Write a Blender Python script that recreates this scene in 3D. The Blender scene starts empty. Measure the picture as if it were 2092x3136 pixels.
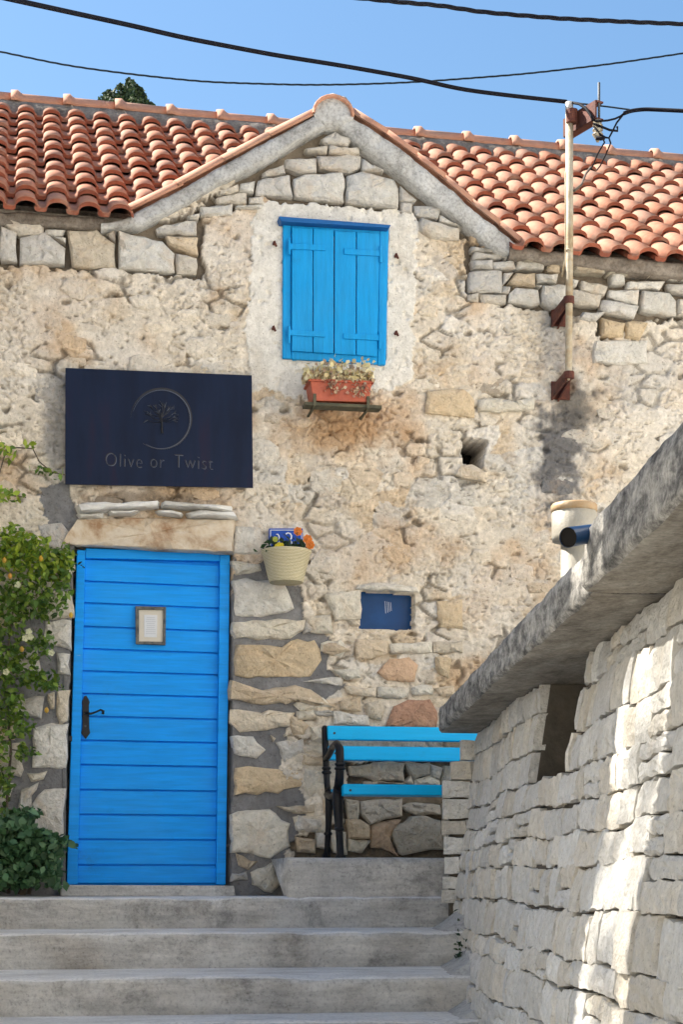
import bpy, math, random
import numpy as np
from mathutils import Vector, Matrix, Quaternion

random.seed(7); RNG = np.random.default_rng(7)
scene = bpy.context.scene
col = scene.collection
R = math.radians

# ------------------------------------------------------------------ camera
FD = 4122.0                     # focal length in photo units (photo = 1568 units wide)
UC, VH = 784.0, 2020.0          # principal column, horizon row
TH = R(10.0)                    # view is turned 10 deg from the facade normal
EYE = 0.1026                    # eye height over the landing (landing = 0)
ZC = 11.0
CAM = Vector((-ZC*math.sin(TH), -ZC*math.cos(TH), EYE))
cd = bpy.data.cameras.new('camera'); cam = bpy.data.objects.new('camera', cd); col.objects.link(cam)
cam.location = CAM; cam.rotation_euler = (R(90), 0, -TH)
cd.sensor_fit = 'HORIZONTAL'; cd.sensor_width = 36.0; cd.lens = FD/1568*36
cd.shift_y = (VH-1175.5)/1568; cd.clip_end = 3000; cd.clip_start = 0.1
scene.camera = cam

# ------------------------------------------------------------------ sky, sun, exposure
SUN_EL, SUN_PHI = R(44), R(28)   # sun to the left, a little behind the facade plane
SUND = Vector((-math.cos(SUN_EL)*math.cos(SUN_PHI), math.cos(SUN_EL)*math.sin(SUN_PHI), math.sin(SUN_EL)))
w = bpy.data.worlds.new('World'); scene.world = w; w.use_nodes = True
nt = w.node_tree; bg = nt.nodes['Background']
sky = nt.nodes.new('ShaderNodeTexSky'); sky.sky_type = 'NISHITA'; sky.sun_disc = False
sky.sun_elevation = SUN_EL; sky.sun_rotation = math.atan2(SUND.x, SUND.y) % (2*math.pi)
sky.altitude = 50; sky.air_density = 1.85; sky.dust_density = 1.5; sky.ozone_density = 10.0
nt.links.new(sky.outputs[0], bg.inputs[0]); bg.inputs[1].default_value = 0.05
sl = bpy.data.lights.new('sun', 'SUN'); sl.energy = 5.0; sl.angle = R(0.53); sl.color = (1.0, 0.93, 0.82)
so = bpy.data.objects.new('sun', sl); col.objects.link(so)
so.rotation_euler = (-SUND).to_track_quat('-Z', 'Y').to_euler(); so.location = (-6, 2, 12)
vs = scene.view_settings; vs.view_transform = 'Standard'; vs.look = 'None'; vs.gamma = 1.0
vs.use_curve_mapping = False; vs.exposure = 1.9
scene.cycles.max_bounces = 8; scene.cycles.diffuse_bounces = 6

# ------------------------------------------------------------------ helpers
ST, CT = math.sin(TH), math.cos(TH)
def fp(u, v, y=0.0):
    """point of the plane y=const (parallel to the facade) that the photo shows at (u,v)"""
    a = (u-UC)/FD; b = (VH-v)/FD
    d = Vector((CT*a+ST, -ST*a+CT, b))
    t = (y-CAM.y)/d.y
    return CAM + d*t
def proj(p):
    x, y = p[0]-CAM.x, p[1]-CAM.y
    dep = x*ST+y*CT; r = x*CT-y*ST
    return UC+FD*r/dep, VH-FD*(p[2]-EYE)/dep
def at_depth(u, v, t):
    a = (u-UC)/FD; b = (VH-v)/FD
    return CAM + Vector((CT*a+ST, -ST*a+CT, b))*t

_lat = {}
def vnoise(x, y, seed):
    if seed not in _lat: _lat[seed] = np.random.default_rng(seed).random((256, 256))
    L = _lat[seed]
    xi = np.floor(x).astype(int); yi = np.floor(y).astype(int)
    fx = x-xi; fy = y-yi; fx = fx*fx*(3-2*fx); fy = fy*fy*(3-2*fy)
    a = L[xi % 256, yi % 256]; b = L[(xi+1) % 256, yi % 256]
    c = L[xi % 256, (yi+1) % 256]; d = L[(xi+1) % 256, (yi+1) % 256]
    return (a*(1-fx)+b*fx)*(1-fy)+(c*(1-fx)+d*fx)*fy
def fbm(x, y, scale, octv=4, seed=1, gain=0.5):
    s = 0; amp = 1; tot = 0; f = scale
    for i in range(octv):
        s = s+amp*vnoise(x*f+13.7*i+91, y*f+7.3*i+57, seed+i); tot += amp; amp *= gain; f *= 2.03
    return s/tot
def worley(x, y, sx, sy, seed, facet=False):
    if ('w', seed) not in _lat: _lat[('w', seed)] = np.random.default_rng(seed).random((128, 128, 3))
    L = _lat[('w', seed)]
    X = x/sx+200; Y = y/sy+200
    xi = np.floor(X).astype(int); yi = np.floor(Y).astype(int)
    f1 = np.full(X.shape, 9.0); f2 = np.full(X.shape, 9.0); idr = np.zeros(X.shape); ox = np.zeros(X.shape); oy = np.zeros(X.shape)
    for i in (-1, 0, 1):
        for j in (-1, 0, 1):
            c = L[(xi+i) % 128, (yi+j) % 128]
            d = np.hypot(xi+i+c[..., 0]-X, yi+j+c[..., 1]-Y)
            m = d < f1
            f2 = np.where(m, f1, np.minimum(f2, d)); idr = np.where(m, c[..., 2], idr); f1 = np.where(m, d, f1)
            ox = np.where(m, X-(xi+i+c[..., 0]), ox); oy = np.where(m, Y-(yi+j+c[..., 1]), oy)
    if facet:
        h1 = (idr*7.31) % 1-0.5; h2 = (idr*13.77) % 1-0.5
        return f1, f2, idr, ox*h1*2+oy*h2*2
    return f1, f2, idr
def sstep(a, b, x):
    t = np.clip((x-a)/(b-a), 0, 1); return t*t*(3-2*t)
def inpoly(px, py, poly):
    m = np.zeros(px.shape, bool); n = len(poly)
    for i in range(n):
        x1, y1 = poly[i]; x2, y2 = poly[(i+1) % n]
        if y1 == y2: continue
        c = ((y1 > py) != (y2 > py)) & (px < (x2-x1)*(py-y1)/(y2-y1)+x1)
        m ^= c
    return m

def mesh_obj(name, verts, faces, mat, parent=None, smooth=False, mats=None, midx=None):
    me = bpy.data.meshes.new(name)
    me.from_pydata([tuple(v) for v in verts], [], [tuple(f) for f in faces])
    for m in (mats or [mat]): me.materials.append(m)
    if midx is not None: me.polygons.foreach_set('material_index', midx)
    if smooth: me.polygons.foreach_set('use_smooth', [True]*len(me.polygons))
    me.validate(); me.update()
    return link(name, me, parent)
def link(name, me, parent=None):
    o = bpy.data.objects.new(name, me); col.objects.link(o)
    if parent is not None: o.parent = parent; o.matrix_parent_inverse = Matrix.Identity(4)
    return o
def empty(name, loc=(0, 0, 0)):
    o = bpy.data.objects.new(name, None); col.objects.link(o); o.location = loc; o.empty_display_size = 0.1
    return o
def tag(o, label=None, cat=None, group=None, kind=None):
    if label: o['label'] = label
    if cat: o['category'] = cat
    if group: o['group'] = group
    if kind: o['kind'] = kind
    return o
def origin_child(o, parent):      # parent at non-zero location: keep world placement
    o.parent = parent; o.matrix_parent_inverse = Matrix.Translation(-Vector(parent.location))
    return o

class MB:
    def __init__(s): s.v = []; s.f = []; s.m = []
    def add(s, vs_, fs_, mi=0):
        o = len(s.v); s.v += [tuple(v) for v in vs_]; s.f += [tuple(i+o for i in f) for f in fs_]; s.m += [mi]*len(fs_); return s
    def box(s, c, size, M=None, mi=0):
        x, y, z = [d/2 for d in size]
        vs_ = [Vector((sx*x, sy*y, sz*z)) for sz in (-1, 1) for sy in (-1, 1) for sx in (-1, 1)]
        vs_ = [(M @ v if M else v)+Vector(c) for v in vs_]
        return s.add(vs_, [(0,2,3,1),(4,5,7,6),(0,1,5,4),(2,6,7,3),(0,4,6,2),(1,3,7,5)], mi)
    def hexa(s, front, back, mi=0):      # two quads, same winding
        n = len(front); vs_ = list(front)+list(back)
        fs_ = [tuple(range(n)), tuple(range(2*n-1, n-1, -1))]
        fs_ += [(i, i+n, (i+1) % n+n, (i+1) % n) for i in range(n)]
        return s.add(vs_, fs_, mi)
    def tube(s, pts, r, n=8, mi=0, cap=True):
        pts = [Vector(p) for p in pts]; rs = r if isinstance(r, (list, tuple)) else [r]*len(pts)
        rings = []; up = Vector((0, 0, 1))
        for i, p in enumerate(pts):
            t = (pts[min(i+1, len(pts)-1)]-pts[max(i-1, 0)]).normalized()
            if i == 0:
                a = t.cross(up)
                if a.length < 0.05: a = t.cross(Vector((0, 1, 0)))
            else: a = pa-t*pa.dot(t)
            a.normalize(); pa = a; b = a.cross(t).normalized()
            rings.append([p+(a*math.cos(2*math.pi*k/n)+b*math.sin(2*math.pi*k/n))*rs[i] for k in range(n)])
        vs_ = [q for r_ in rings for q in r_]; fs_ = []
        for i in range(len(pts)-1):
            for k in range(n):
                fs_.append((i*n+k, i*n+(k+1) % n, (i+1)*n+(k+1) % n, (i+1)*n+k))
        if cap: fs_ += [tuple(range(n-1, -1, -1)), tuple(range((len(pts)-1)*n, len(pts)*n))]
        return s.add(vs_, fs_, mi)
    def lathe(s, prof, c, n=24, mi=0, M=None):
        vs_ = []; fs_ = []
        for r, z in prof:
            for k in range(n):
                p = Vector((r*math.cos(2*math.pi*k/n), r*math.sin(2*math.pi*k/n), z)); vs_.append((M @ p if M else p)+Vector(c))
        for i in range(len(prof)-1):
            for k in range(n):
                fs_.append((i*n+k, i*n+(k+1) % n, (i+1)*n+(k+1) % n, (i+1)*n+k))
        fs_ += [tuple(range(n-1, -1, -1)), tuple(range((len(prof)-1)*n, len(prof)*n))]
        return s.add(vs_, fs_, mi)
    def build(s, name, mat, parent=None, smooth=False, mats=None, world=False, bevel=0):
        o = mesh_obj(name, s.v, s.f, mat, None, smooth, mats, s.m if mats else None)
        if parent is not None: origin_child(o, parent)
        if bevel:
            b = o.modifiers.new('bevel', 'BEVEL'); b.width = bevel; b.segments = 2; b.limit_method = 'ANGLE'
        return o

# ------------------------------------------------------------------ materials
def newmat(name, rough=0.8):
    m = bpy.data.materials.new(name); m.use_nodes = True
    n = m.node_tree; b = n.nodes['Principled BSDF']; b.inputs['Roughness'].default_value = rough
    return m, n, b
def N(n, t, **kw):
    x = n.nodes.new(t)
    for k, v in kw.items():
        if k.startswith('_'): setattr(x, k[1:], v)
        else: x.inputs[k.replace('__', ' ')].default_value = v
    return x
def bump(n, b, scale=80, strength=0.3, dist=0.01, detail=6, coord=None, prev=None):
    tc = n.nodes.new('ShaderNodeTexCoord') if coord is None else coord
    no = N(n, 'ShaderNodeTexNoise', Scale=scale, Detail=detail, Roughness=0.65)
    n.links.new(tc.outputs['Object'] if coord is None else coord.outputs[0], no.inputs['Vector'])
    bu = N(n, 'ShaderNodeBump', Strength=strength, Distance=dist)
    n.links.new(no.outputs[0], bu.inputs['Height'])
    if prev: n.links.new(prev.outputs[0], bu.inputs['Normal'])
    n.links.new(bu.outputs[0], b.inputs['Normal'])
    return bu
def ramp(n, src, stops):
    r = n.nodes.new('ShaderNodeValToRGB'); e = r.color_ramp.elements
    while len(e) < len(stops): e.new(0.5)
    for i, (p, c) in enumerate(stops): e[i].position = p; e[i].color = (*c, 1)
    n.links.new(src, r.inputs[0]); return r
def mix(n, a, b, fac, mode='MIX'):
    m = n.nodes.new('ShaderNodeMix'); m.data_type = 'RGBA'; m.blend_type = mode
    for idx, val in ((0, fac), (6, a), (7, b)):
        if hasattr(val, 'is_linked') or hasattr(val, 'links'): n.links.new(val, m.inputs[idx])
        elif idx == 0: m.inputs[0].default_value = val
        else: m.inputs[idx].default_value = (*val, 1)
    return m.outputs[2]
def noise(n, scale, detail=5, rough=0.6, geo=True, vec=None, dist=0.0):
    no = N(n, 'ShaderNodeTexNoise', Scale=scale, Detail=detail, Roughness=rough, Distortion=dist)
    if vec is None:
        g = n.nodes.new('ShaderNodeNewGeometry'); vec = g.outputs['Position']
    n.links.new(vec, no.inputs['Vector']); return no.outputs[0]
def stretch(n, sc):
    g = n.nodes.new('ShaderNodeNewGeometry'); m = n.nodes.new('ShaderNodeMapping')
    m.inputs['Scale'].default_value = sc; n.links.new(g.outputs['Position'], m.inputs['Vector']); return m.outputs[0]
def mottled(name, stops, scale=6, rough=0.85, bscale=60, bstr=0.4, bdist=0.008, detail=6, dist=0.3):
    m, n, b = newmat(name, rough)
    r = ramp(n, noise(n, scale, detail, 0.65, dist=dist), stops)
    n.links.new(r.outputs[0], b.inputs['Base Color'])
    g = n.nodes.new('ShaderNodeNewGeometry'); bump(n, b, bscale, bstr, bdist, 6, coord=g)
    return m

def stone_mat(name, lo=0.78, hi=1.18, bstr=0.75, bscale=45, warm=(0.50, 0.33, 0.18), warmf=0.35):
    m, n, b = newmat(name, 0.9)
    oi = n.nodes.new('ShaderNodeObjectInfo')
    va = ramp(n, noise(n, 22, 8, 0.7, dist=0.4), [(0.3, (lo, lo, lo*0.97)), (0.7, (hi, hi, hi))])
    c = mix(n, oi.outputs['Color'], va.outputs[0], 1.0, 'MULTIPLY')
    wf = ramp(n, noise(n, 7, 5, 0.6, dist=0.6), [(0.52, (0, 0, 0)), (0.72, (warmf, warmf, warmf))])
    c = mix(n, c, warm, wf.outputs[0])
    dk = ramp(n, noise(n, 90, 4, 0.6), [(0.30, (0.62, 0.6, 0.58)), (0.42, (1, 1, 1))])
    c = mix(n, c, dk.outputs[0], 1.0, 'MULTIPLY')
    n.links.new(c, b.inputs['Base Color'])
    g = n.nodes.new('ShaderNodeNewGeometry')
    vo = N(n, 'ShaderNodeTexVoronoi', Scale=26.0, Randomness=1.0); vo.feature = 'F1'
    nz_ = N(n, 'ShaderNodeTexNoise', Scale=14.0, Detail=3.0); n.links.new(g.outputs[0], nz_.inputs['Vector'])
    ad_ = N(n, 'ShaderNodeVectorMath'); ad_.operation = 'MULTIPLY_ADD'; ad_.inputs[1].default_value = (0.12, 0.12, 0.12); n.links.new(nz_.outputs['Color'], ad_.inputs[0]); n.links.new(g.outputs[0], ad_.inputs[2]); n.links.new(ad_.outputs[0], vo.inputs['Vector'])
    vb_ = N(n, 'ShaderNodeBump', Strength=0.55, Distance=0.012); n.links.new(vo.outputs['Distance'], vb_.inputs['Height'])
    b1 = bump(n, b, bscale, bstr, 0.014, 8, coord=g, prev=vb_)
    return m
M = {}
M['stone'] = stone_mat('limestone_rubble')
M['wallstone'] = stone_mat('dry_wall_limestone', 0.78, 1.12, 0.8, 62, (0.50, 0.40, 0.26), 0.28)
M['joint'] = mottled('dark_joint', [(0.3, (0.05, 0.042, 0.032)), (0.7, (0.13, 0.11, 0.085))], 9)

def wall_mat():
    m, n, b = newmat('rubble_mortar', 0.92)
    a = n.nodes.new('ShaderNodeAttribute'); a.attribute_name = 'Col'
    va = ramp(n, noise(n, 26, 8, 0.7, dist=0.5), [(0.3, (0.76, 0.75, 0.73)), (0.7, (1.17, 1.17, 1.17))])
    c = mix(n, a.outputs['Color'], va.outputs[0], 1.0, 'MULTIPLY')
    dk = ramp(n, noise(n, 75, 4, 0.6), [(0.30, (0.55, 0.52, 0.5)), (0.41, (1, 1, 1))])
    c = mix(n, c, dk.outputs[0], 1.0, 'MULTIPLY')
    n.links.new(c, b.inputs['Base Color'])
    g = n.nodes.new('ShaderNodeNewGeometry'); bump(n, b, 55, 0.7, 0.012, 8, coord=g)
    return m
M['wall'] = wall_mat()

def concrete(name, stops, scale=3.0, sx=(1, 1, 1), bstr=0.5):
    m, n, b = newmat(name, 0.9)
    r = ramp(n, noise(n, scale, 10, 0.74, vec=stretch(n, sx), dist=0.2), stops)
    f = ramp(n, noise(n, 55, 5, 0.7), [(0.32, (0.6, 0.6, 0.6)), (0.55, (1.05, 1.05, 1.05))])
    c = mix(n, r.outputs[0], f.outputs[0], 1.0, 'MULTIPLY')
    n.links.new(c, b.inputs['Base Color'])
    g = n.nodes.new('ShaderNodeNewGeometry'); bump(n, b, 40, bstr, 0.012, 8, coord=g)
    return m
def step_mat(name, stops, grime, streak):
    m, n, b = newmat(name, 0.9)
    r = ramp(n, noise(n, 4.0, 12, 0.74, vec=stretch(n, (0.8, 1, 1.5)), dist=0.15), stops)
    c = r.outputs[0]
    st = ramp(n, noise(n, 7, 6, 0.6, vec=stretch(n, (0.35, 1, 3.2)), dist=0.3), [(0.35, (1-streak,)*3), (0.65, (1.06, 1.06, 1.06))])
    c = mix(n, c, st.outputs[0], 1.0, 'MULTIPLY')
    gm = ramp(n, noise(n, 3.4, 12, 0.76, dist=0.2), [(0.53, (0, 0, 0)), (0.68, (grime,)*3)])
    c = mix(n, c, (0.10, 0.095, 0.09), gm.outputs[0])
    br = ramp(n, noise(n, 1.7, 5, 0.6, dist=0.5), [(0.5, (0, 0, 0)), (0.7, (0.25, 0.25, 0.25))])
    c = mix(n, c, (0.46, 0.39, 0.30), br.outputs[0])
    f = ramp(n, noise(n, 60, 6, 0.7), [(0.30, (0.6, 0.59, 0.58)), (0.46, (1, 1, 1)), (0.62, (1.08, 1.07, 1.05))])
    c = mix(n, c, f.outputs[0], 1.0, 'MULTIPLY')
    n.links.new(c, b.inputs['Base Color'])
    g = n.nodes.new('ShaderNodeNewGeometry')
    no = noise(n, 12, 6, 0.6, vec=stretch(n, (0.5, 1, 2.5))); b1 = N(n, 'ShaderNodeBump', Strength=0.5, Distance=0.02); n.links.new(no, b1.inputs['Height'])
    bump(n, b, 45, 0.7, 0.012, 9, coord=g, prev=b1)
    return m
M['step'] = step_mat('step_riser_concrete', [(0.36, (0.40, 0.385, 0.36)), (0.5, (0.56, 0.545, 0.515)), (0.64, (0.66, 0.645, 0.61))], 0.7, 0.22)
M['tread'] = step_mat('step_tread_concrete', [(0.36, (0.58, 0.57, 0.55)), (0.5, (0.70, 0.69, 0.67)), (0.64, (0.76, 0.755, 0.73))], 0.3, 0.08)  # treads paler than risers: light from above is put into the colour
M['fillet'] = concrete('cement_fillet', [(0.3, (0.3, 0.3, 0.3)), (0.7, (0.48, 0.48, 0.47))], 6)
M['coping'] = concrete('weathered_coping', [(0.36, (0.055, 0.052, 0.048)), (0.45, (0.17, 0.163, 0.15)), (0.53, (0.34, 0.325, 0.295)), (0.64, (0.53, 0.50, 0.45))], 11.0, (2.0, 0.5, 1.5), 1.0)
M['copunder'] = concrete('coping_underside', [(0.34, (0.13, 0.112, 0.088)), (0.5, (0.25, 0.225, 0.185)), (0.66, (0.36, 0.335, 0.285))], 7.0, (1.5, 0.6, 1))
M['band'] = concrete('barge_render', [(0.34, (0.22, 0.21, 0.19)), (0.47, (0.40, 0.395, 0.38)), (0.62, (0.52, 0.52, 0.51))], 5.0)
M['greymortar'] = concrete('grey_pointing', [(0.3, (0.10, 0.10, 0.10)), (0.7, (0.2, 0.195, 0.19))], 6)
M['ridgemortar'] = concrete('ridge_mortar', [(0.3, (0.09, 0.072, 0.055)), (0.5, (0.20, 0.17, 0.14)), (0.7, (0.32, 0.285, 0.245))], 8)
M['lintel'] = mottled('lintel_stone', [(0.34, (0.30, 0.18, 0.10)), (0.46, (0.50, 0.40, 0.29)), (0.58, (0.60, 0.53, 0.43)), (0.70, (0.42, 0.28, 0.17))], 6.0, detail=10, dist=0.15)

def tile_mat(name, stops, rough=0.85):
    m, n, b = newmat(name, rough)
    oi = n.nodes.new('ShaderNodeObjectInfo')
    r = ramp(n, oi.outputs['Random'], stops)
    va = ramp(n, noise(n, 16, 7, 0.7, dist=0.4), [(0.3, (0.78, 0.78, 0.8)), (0.7, (1.12, 1.12, 1.12))])
    c = mix(n, r.outputs[0], va.outputs[0], 1.0, 'MULTIPLY')
    gr = ramp(n, noise(n, 5, 5, 0.7), [(0.52, (0, 0, 0)), (0.70, (0.5, 0.5, 0.5))])
    c = mix(n, c, (0.34, 0.25, 0.18), gr.outputs[0])
    n.links.new(c, b.inputs['Base Color'])
    g = n.nodes.new('ShaderNodeNewGeometry'); bump(n, b, 90, 0.25, 0.004, 5, coord=g)
    return m
M['tile'] = tile_mat('weathered_clay_tile', [(0.0, (0.40, 0.165, 0.09)), (0.3, (0.44, 0.195, 0.115)), (0.6, (0.37, 0.185, 0.12)), (0.85, (0.45, 0.21, 0.13)), (1.0, (0.34, 0.185, 0.125))])
M['lip'] = tile_mat('fresh_shaded_clay_edge', [(0.0, (0.24, 0.062, 0.03)), (0.5, (0.29, 0.08, 0.04)), (1.0, (0.2, 0.06, 0.035))])  # unweathered red clay, darkened further for the shade on tile lips
M['cap'] = tile_mat('ridge_clay', [(0.0, (0.50, 0.245, 0.155)), (1.0, (0.42, 0.23, 0.15))])

def paint(name, c, rough=0.45, var=0.12, grain=(1, 1, 1), bstr=0.12, spec=0.2, wear=None):
    m, n, b = newmat(name, rough); b.inputs['Specular IOR Level'].default_value = spec
    f = ramp(n, noise(n, 9, 7, 0.65, vec=stretch(n, grain)), [(0.3, tuple(x*(1-var) for x in c)), (0.7, tuple(min(1, x*(1+var)) for x in c))])
    c_ = f.outputs[0]
    if wear:
        fd = ramp(n, noise(n, 2.2, 6, 0.65), [(0.45, (0, 0, 0)), (0.75, (0.22, 0.22, 0.22))]); c_ = mix(n, c_, wear, fd.outputs[0])
        ck = ramp(n, noise(n, 26, 9, 0.72, vec=stretch(n, tuple(0.35*g_+0.3 for g_ in grain))), [(0.69, (0, 0, 0)), (0.73, (0.55, 0.55, 0.55))]); c_ = mix(n, c_, (0.45, 0.50, 0.54), ck.outputs[0])
        dk_ = ramp(n, noise(n, 5, 9, 0.74), [(0.60, (0, 0, 0)), (0.78, (0.4, 0.4, 0.4))]); c_ = mix(n, c_, (0.02, 0.07, 0.15), dk_.outputs[0])
    n.links.new(c_, b.inputs['Base Color'])
    no = noise(n, 60, 5, 0.6, vec=stretch(n, grain))
    bu = N(n, 'ShaderNodeBump', Strength=bstr, Distance=0.004); n.links.new(no, bu.inputs['Height']); n.links.new(bu.outputs[0], b.inputs['Normal'])
    return m
M['door'] = paint('door_blue', (0.001, 0.295, 0.86), 0.5, 0.16, (0.4, 1, 6), 0.3, wear=(0.05, 0.34, 0.78))
M['shutter'] = paint('shutter_blue', (0.002, 0.27, 0.62), 0.5, 0.16, (6, 1, 0.4), 0.5, wear=(0.05, 0.32, 0.60))
M['shutterdark'] = paint('shutter_trim_blue', (0.012, 0.10, 0.30), 0.5, 0.15, (0.4, 1, 6))
M['bench'] = paint('bench_blue', (0.001, 0.42, 0.80), 0.35, 0.08, (0.4, 1, 6), 0.2, wear=(0.03, 0.42, 0.74))
M['navy'] = paint('window_navy', (0.003, 0.045, 0.16), 0.35, 0.15)
M['iron'] = paint('cast_iron', (0.012, 0.012, 0.014), 0.38, 0.2)
M['black'] = paint('cable_black', (0.003, 0.003, 0.007), 0.8, 0.1)
M['thinwire'] = paint('wire_grey', (0.01, 0.02, 0.03), 0.8, 0.1)
M['rust'] = mottled('rusty_steel', [(0.3, (0.04, 0.013, 0.010)), (0.55, (0.10, 0.028, 0.017)), (0.75, (0.15, 0.05, 0.027))], 14)
M['pole'] = mottled('pole_paint', [(0.3, (0.24, 0.14, 0.06)), (0.45, (0.34, 0.26, 0.155)), (0.6, (0.42, 0.37, 0.28)), (0.8, (0.37, 0.3, 0.19))], 9, 0.6)
M['polewhite'] = mottled('pole_white', [(0.3, (0.32, 0.3, 0.28)), (0.7, (0.45, 0.44, 0.42))], 9, 0.6)
M['ceramic'] = mottled('insulator_glaze', [(0.3, (0.10, 0.08, 0.05)), (0.55, (0.3, 0.26, 0.19)), (0.7, (0.4, 0.37, 0.29))], 30, 0.25)
M['galv'] = mottled('fitting_metal', [(0.3, (0.02, 0.028, 0.036)), (0.7, (0.05, 0.06, 0.07))], 20, 0.6)
M['terracotta'] = mottled('flowerbox_plastic', [(0.3, (0.33, 0.065, 0.03)), (0.7, (0.42, 0.09, 0.04))], 10, 0.5)
M['wood_dark'] = mottled('tray_wood', [(0.3, (0.04, 0.04, 0.025)), (0.7, (0.11, 0.10, 0.06))], 15)
M['plaque'] = paint('plaque_enamel', (0.008, 0.06, 0.36), 0.25, 0.05)
M['white'] = paint('white_enamel', (0.72, 0.76, 0.82), 0.35, 0.04)
M['paper'] = paint('paper', (0.62, 0.64, 0.67), 0.8, 0.03)
M['mat_board'] = paint('mount_board', (0.60, 0.56, 0.48), 0.8, 0.05)
M['frame'] = mottled('grey_wood_frame', [(0.3, (0.04, 0.045, 0.05)), (0.6, (0.14, 0.14, 0.13)), (0.8, (0.25, 0.22, 0.17))], 25)
M['slate'] = mottled('slate_slab', [(0.3, (0.46, 0.44, 0.41)), (0.5, (0.66, 0.65, 0.62)), (0.8, (0.76, 0.75, 0.73))], 8)
M['pvc'] = mottled('pvc_white', [(0.3, (0.26, 0.235, 0.185)), (0.7, (0.33, 0.31, 0.265))], 7, 0.5)
M['pvc_rust'] = mottled('pvc_stained', [(0.3, (0.30, 0.18, 0.075)), (0.7, (0.36, 0.29, 0.19))], 12, 0.5)
M['bluepipe'] = paint('pipe_blue', (0.012, 0.05, 0.13), 0.35, 0.2)
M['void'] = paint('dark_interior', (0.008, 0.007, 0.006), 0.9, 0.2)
M['ground'] = mottled('pale_limestone_paving', [(0.3, (0.52, 0.49, 0.43)), (0.7, (0.64, 0.61, 0.55))], 1.5)
M['render'] = mottled('neighbour_render', [(0.3, (0.62, 0.58, 0.51)), (0.7, (0.74, 0.71, 0.65))], 2.5)
M['bark'] = mottled('bark', [(0.3, (0.05, 0.035, 0.025)), (0.7, (0.14, 0.11, 0.08))], 20)

def leafmat(name, cols, trans=0.35, rough=0.5):
    m, n, b = newmat(name, rough)
    a = n.nodes.new('ShaderNodeAttribute'); a.attribute_name = 'Col'
    n.links.new(a.outputs['Color'], b.inputs['Base Color'])
    t = n.nodes.new('ShaderNodeBsdfTranslucent'); n.links.new(a.outputs['Color'], t.inputs['Color'])
    ms = n.nodes.new('ShaderNodeMixShader'); ms.inputs[0].default_value = trans
    n.links.new(b.outputs[0], ms.inputs[1]); n.links.new(t.outputs[0], ms.inputs[2])
    n.links.new(ms.outputs[0], n.nodes['Material Output'].inputs[0])
    return m
M['leaf'] = leafmat('leaves', None)
M['petal'] = leafmat('petals', None, 0.3)
M['needle'] = leafmat('cypress_foliage', None, 0.1, 0.7)

def basket_mat():
    m, n, b = newmat('woven_basket', 0.7)
    g = n.nodes.new('ShaderNodeNewGeometry')
    wv = N(n, 'ShaderNodeTexWave', Scale=38.0, Distortion=2.5, Detail=3.0); wv.bands_direction = 'Z'
    wv.inputs['Detail Scale'].default_value = 3.0
    n.links.new(g.outputs['Position'], wv.inputs['Vector'])
    c = ramp(n, wv.outputs[0], [(0.0, (0.40, 0.34, 0.20)), (0.6, (0.60, 0.53, 0.34)), (1.0, (0.66, 0.60, 0.41))])
    n.links.new(c.outputs[0], b.inputs['Base Color'])
    bu = N(n, 'ShaderNodeBump', Strength=0.6, Distance=0.004); n.links.new(wv.outputs[0], bu.inputs['Height']); n.links.new(bu.outputs[0], b.inputs['Normal'])
    return m
M['basket'] = basket_mat()

def sign_mat():
    m, n, b = newmat('sign_steel', 0.42)
    b.inputs['Metallic'].default_value = 0.0; b.inputs['Specular IOR Level'].default_value = 0.12
    r = ramp(n, noise(n, 3.0, 6, 0.6, vec=stretch(n, (3.0, 1, 0.5))), [(0.3, (0.005, 0.009, 0.024)), (0.55, (0.007, 0.014, 0.038)), (0.75, (0.016, 0.012, 0.03))])
    n.links.new(r.outputs[0], b.inputs['Base Color'])
    g = n.nodes.new('ShaderNodeNewGeometry'); bump(n, b, 25, 0.06, 0.004, 4, coord=g)
    return m
M['sign'] = sign_mat()
m, n_, b = newmat('sign_cut_edge', 0.3); b.inputs['Base Color'].default_value = (0.003, 0.003, 0.005, 1); b.inputs['Metallic'].default_value = 0.0; M['signcut'] = m
m, n_, b = newmat('sign_painted_glint', 0.35); b.inputs['Base Color'].default_value = (0.085, 0.10, 0.135, 1); b.inputs['Metallic'].default_value = 0.7; M['signglint'] = m  # painted glints: pale offset copies beside the dark cuts

def setcol(me, cols, domain='POINT'):
    a = me.color_attributes.new('Col', 'FLOAT_COLOR', domain)
    c = np.ones((len(cols), 4), np.float32); c[:, :3] = cols
    a.data.foreach_set('color', c.ravel())

# ------------------------------------------------------------------ wall frame (right-hand wall)
WA = TH-R(2.0)
DW = Vector((math.sin(WA), math.cos(WA), 0)); RW = Vector((math.cos(WA), -math.sin(WA), 0))
CG = Vector((CAM.x, CAM.y, 0))
def wp(s, L, z): return CG+DW*s+RW*L+Vector((0, 0, z))
def wallL(z): return 1.0+0.145*(z-EYE)

# ------------------------------------------------------------------ ground and steps
g = mesh_obj('ground', [(-600, -600, -1.75), (600, -600, -1.75), (600, 600, -1.75), (-600, 600, -1.75)], [(0, 1, 2, 3)], M['ground'])
tag(g, kind='structure')

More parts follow.
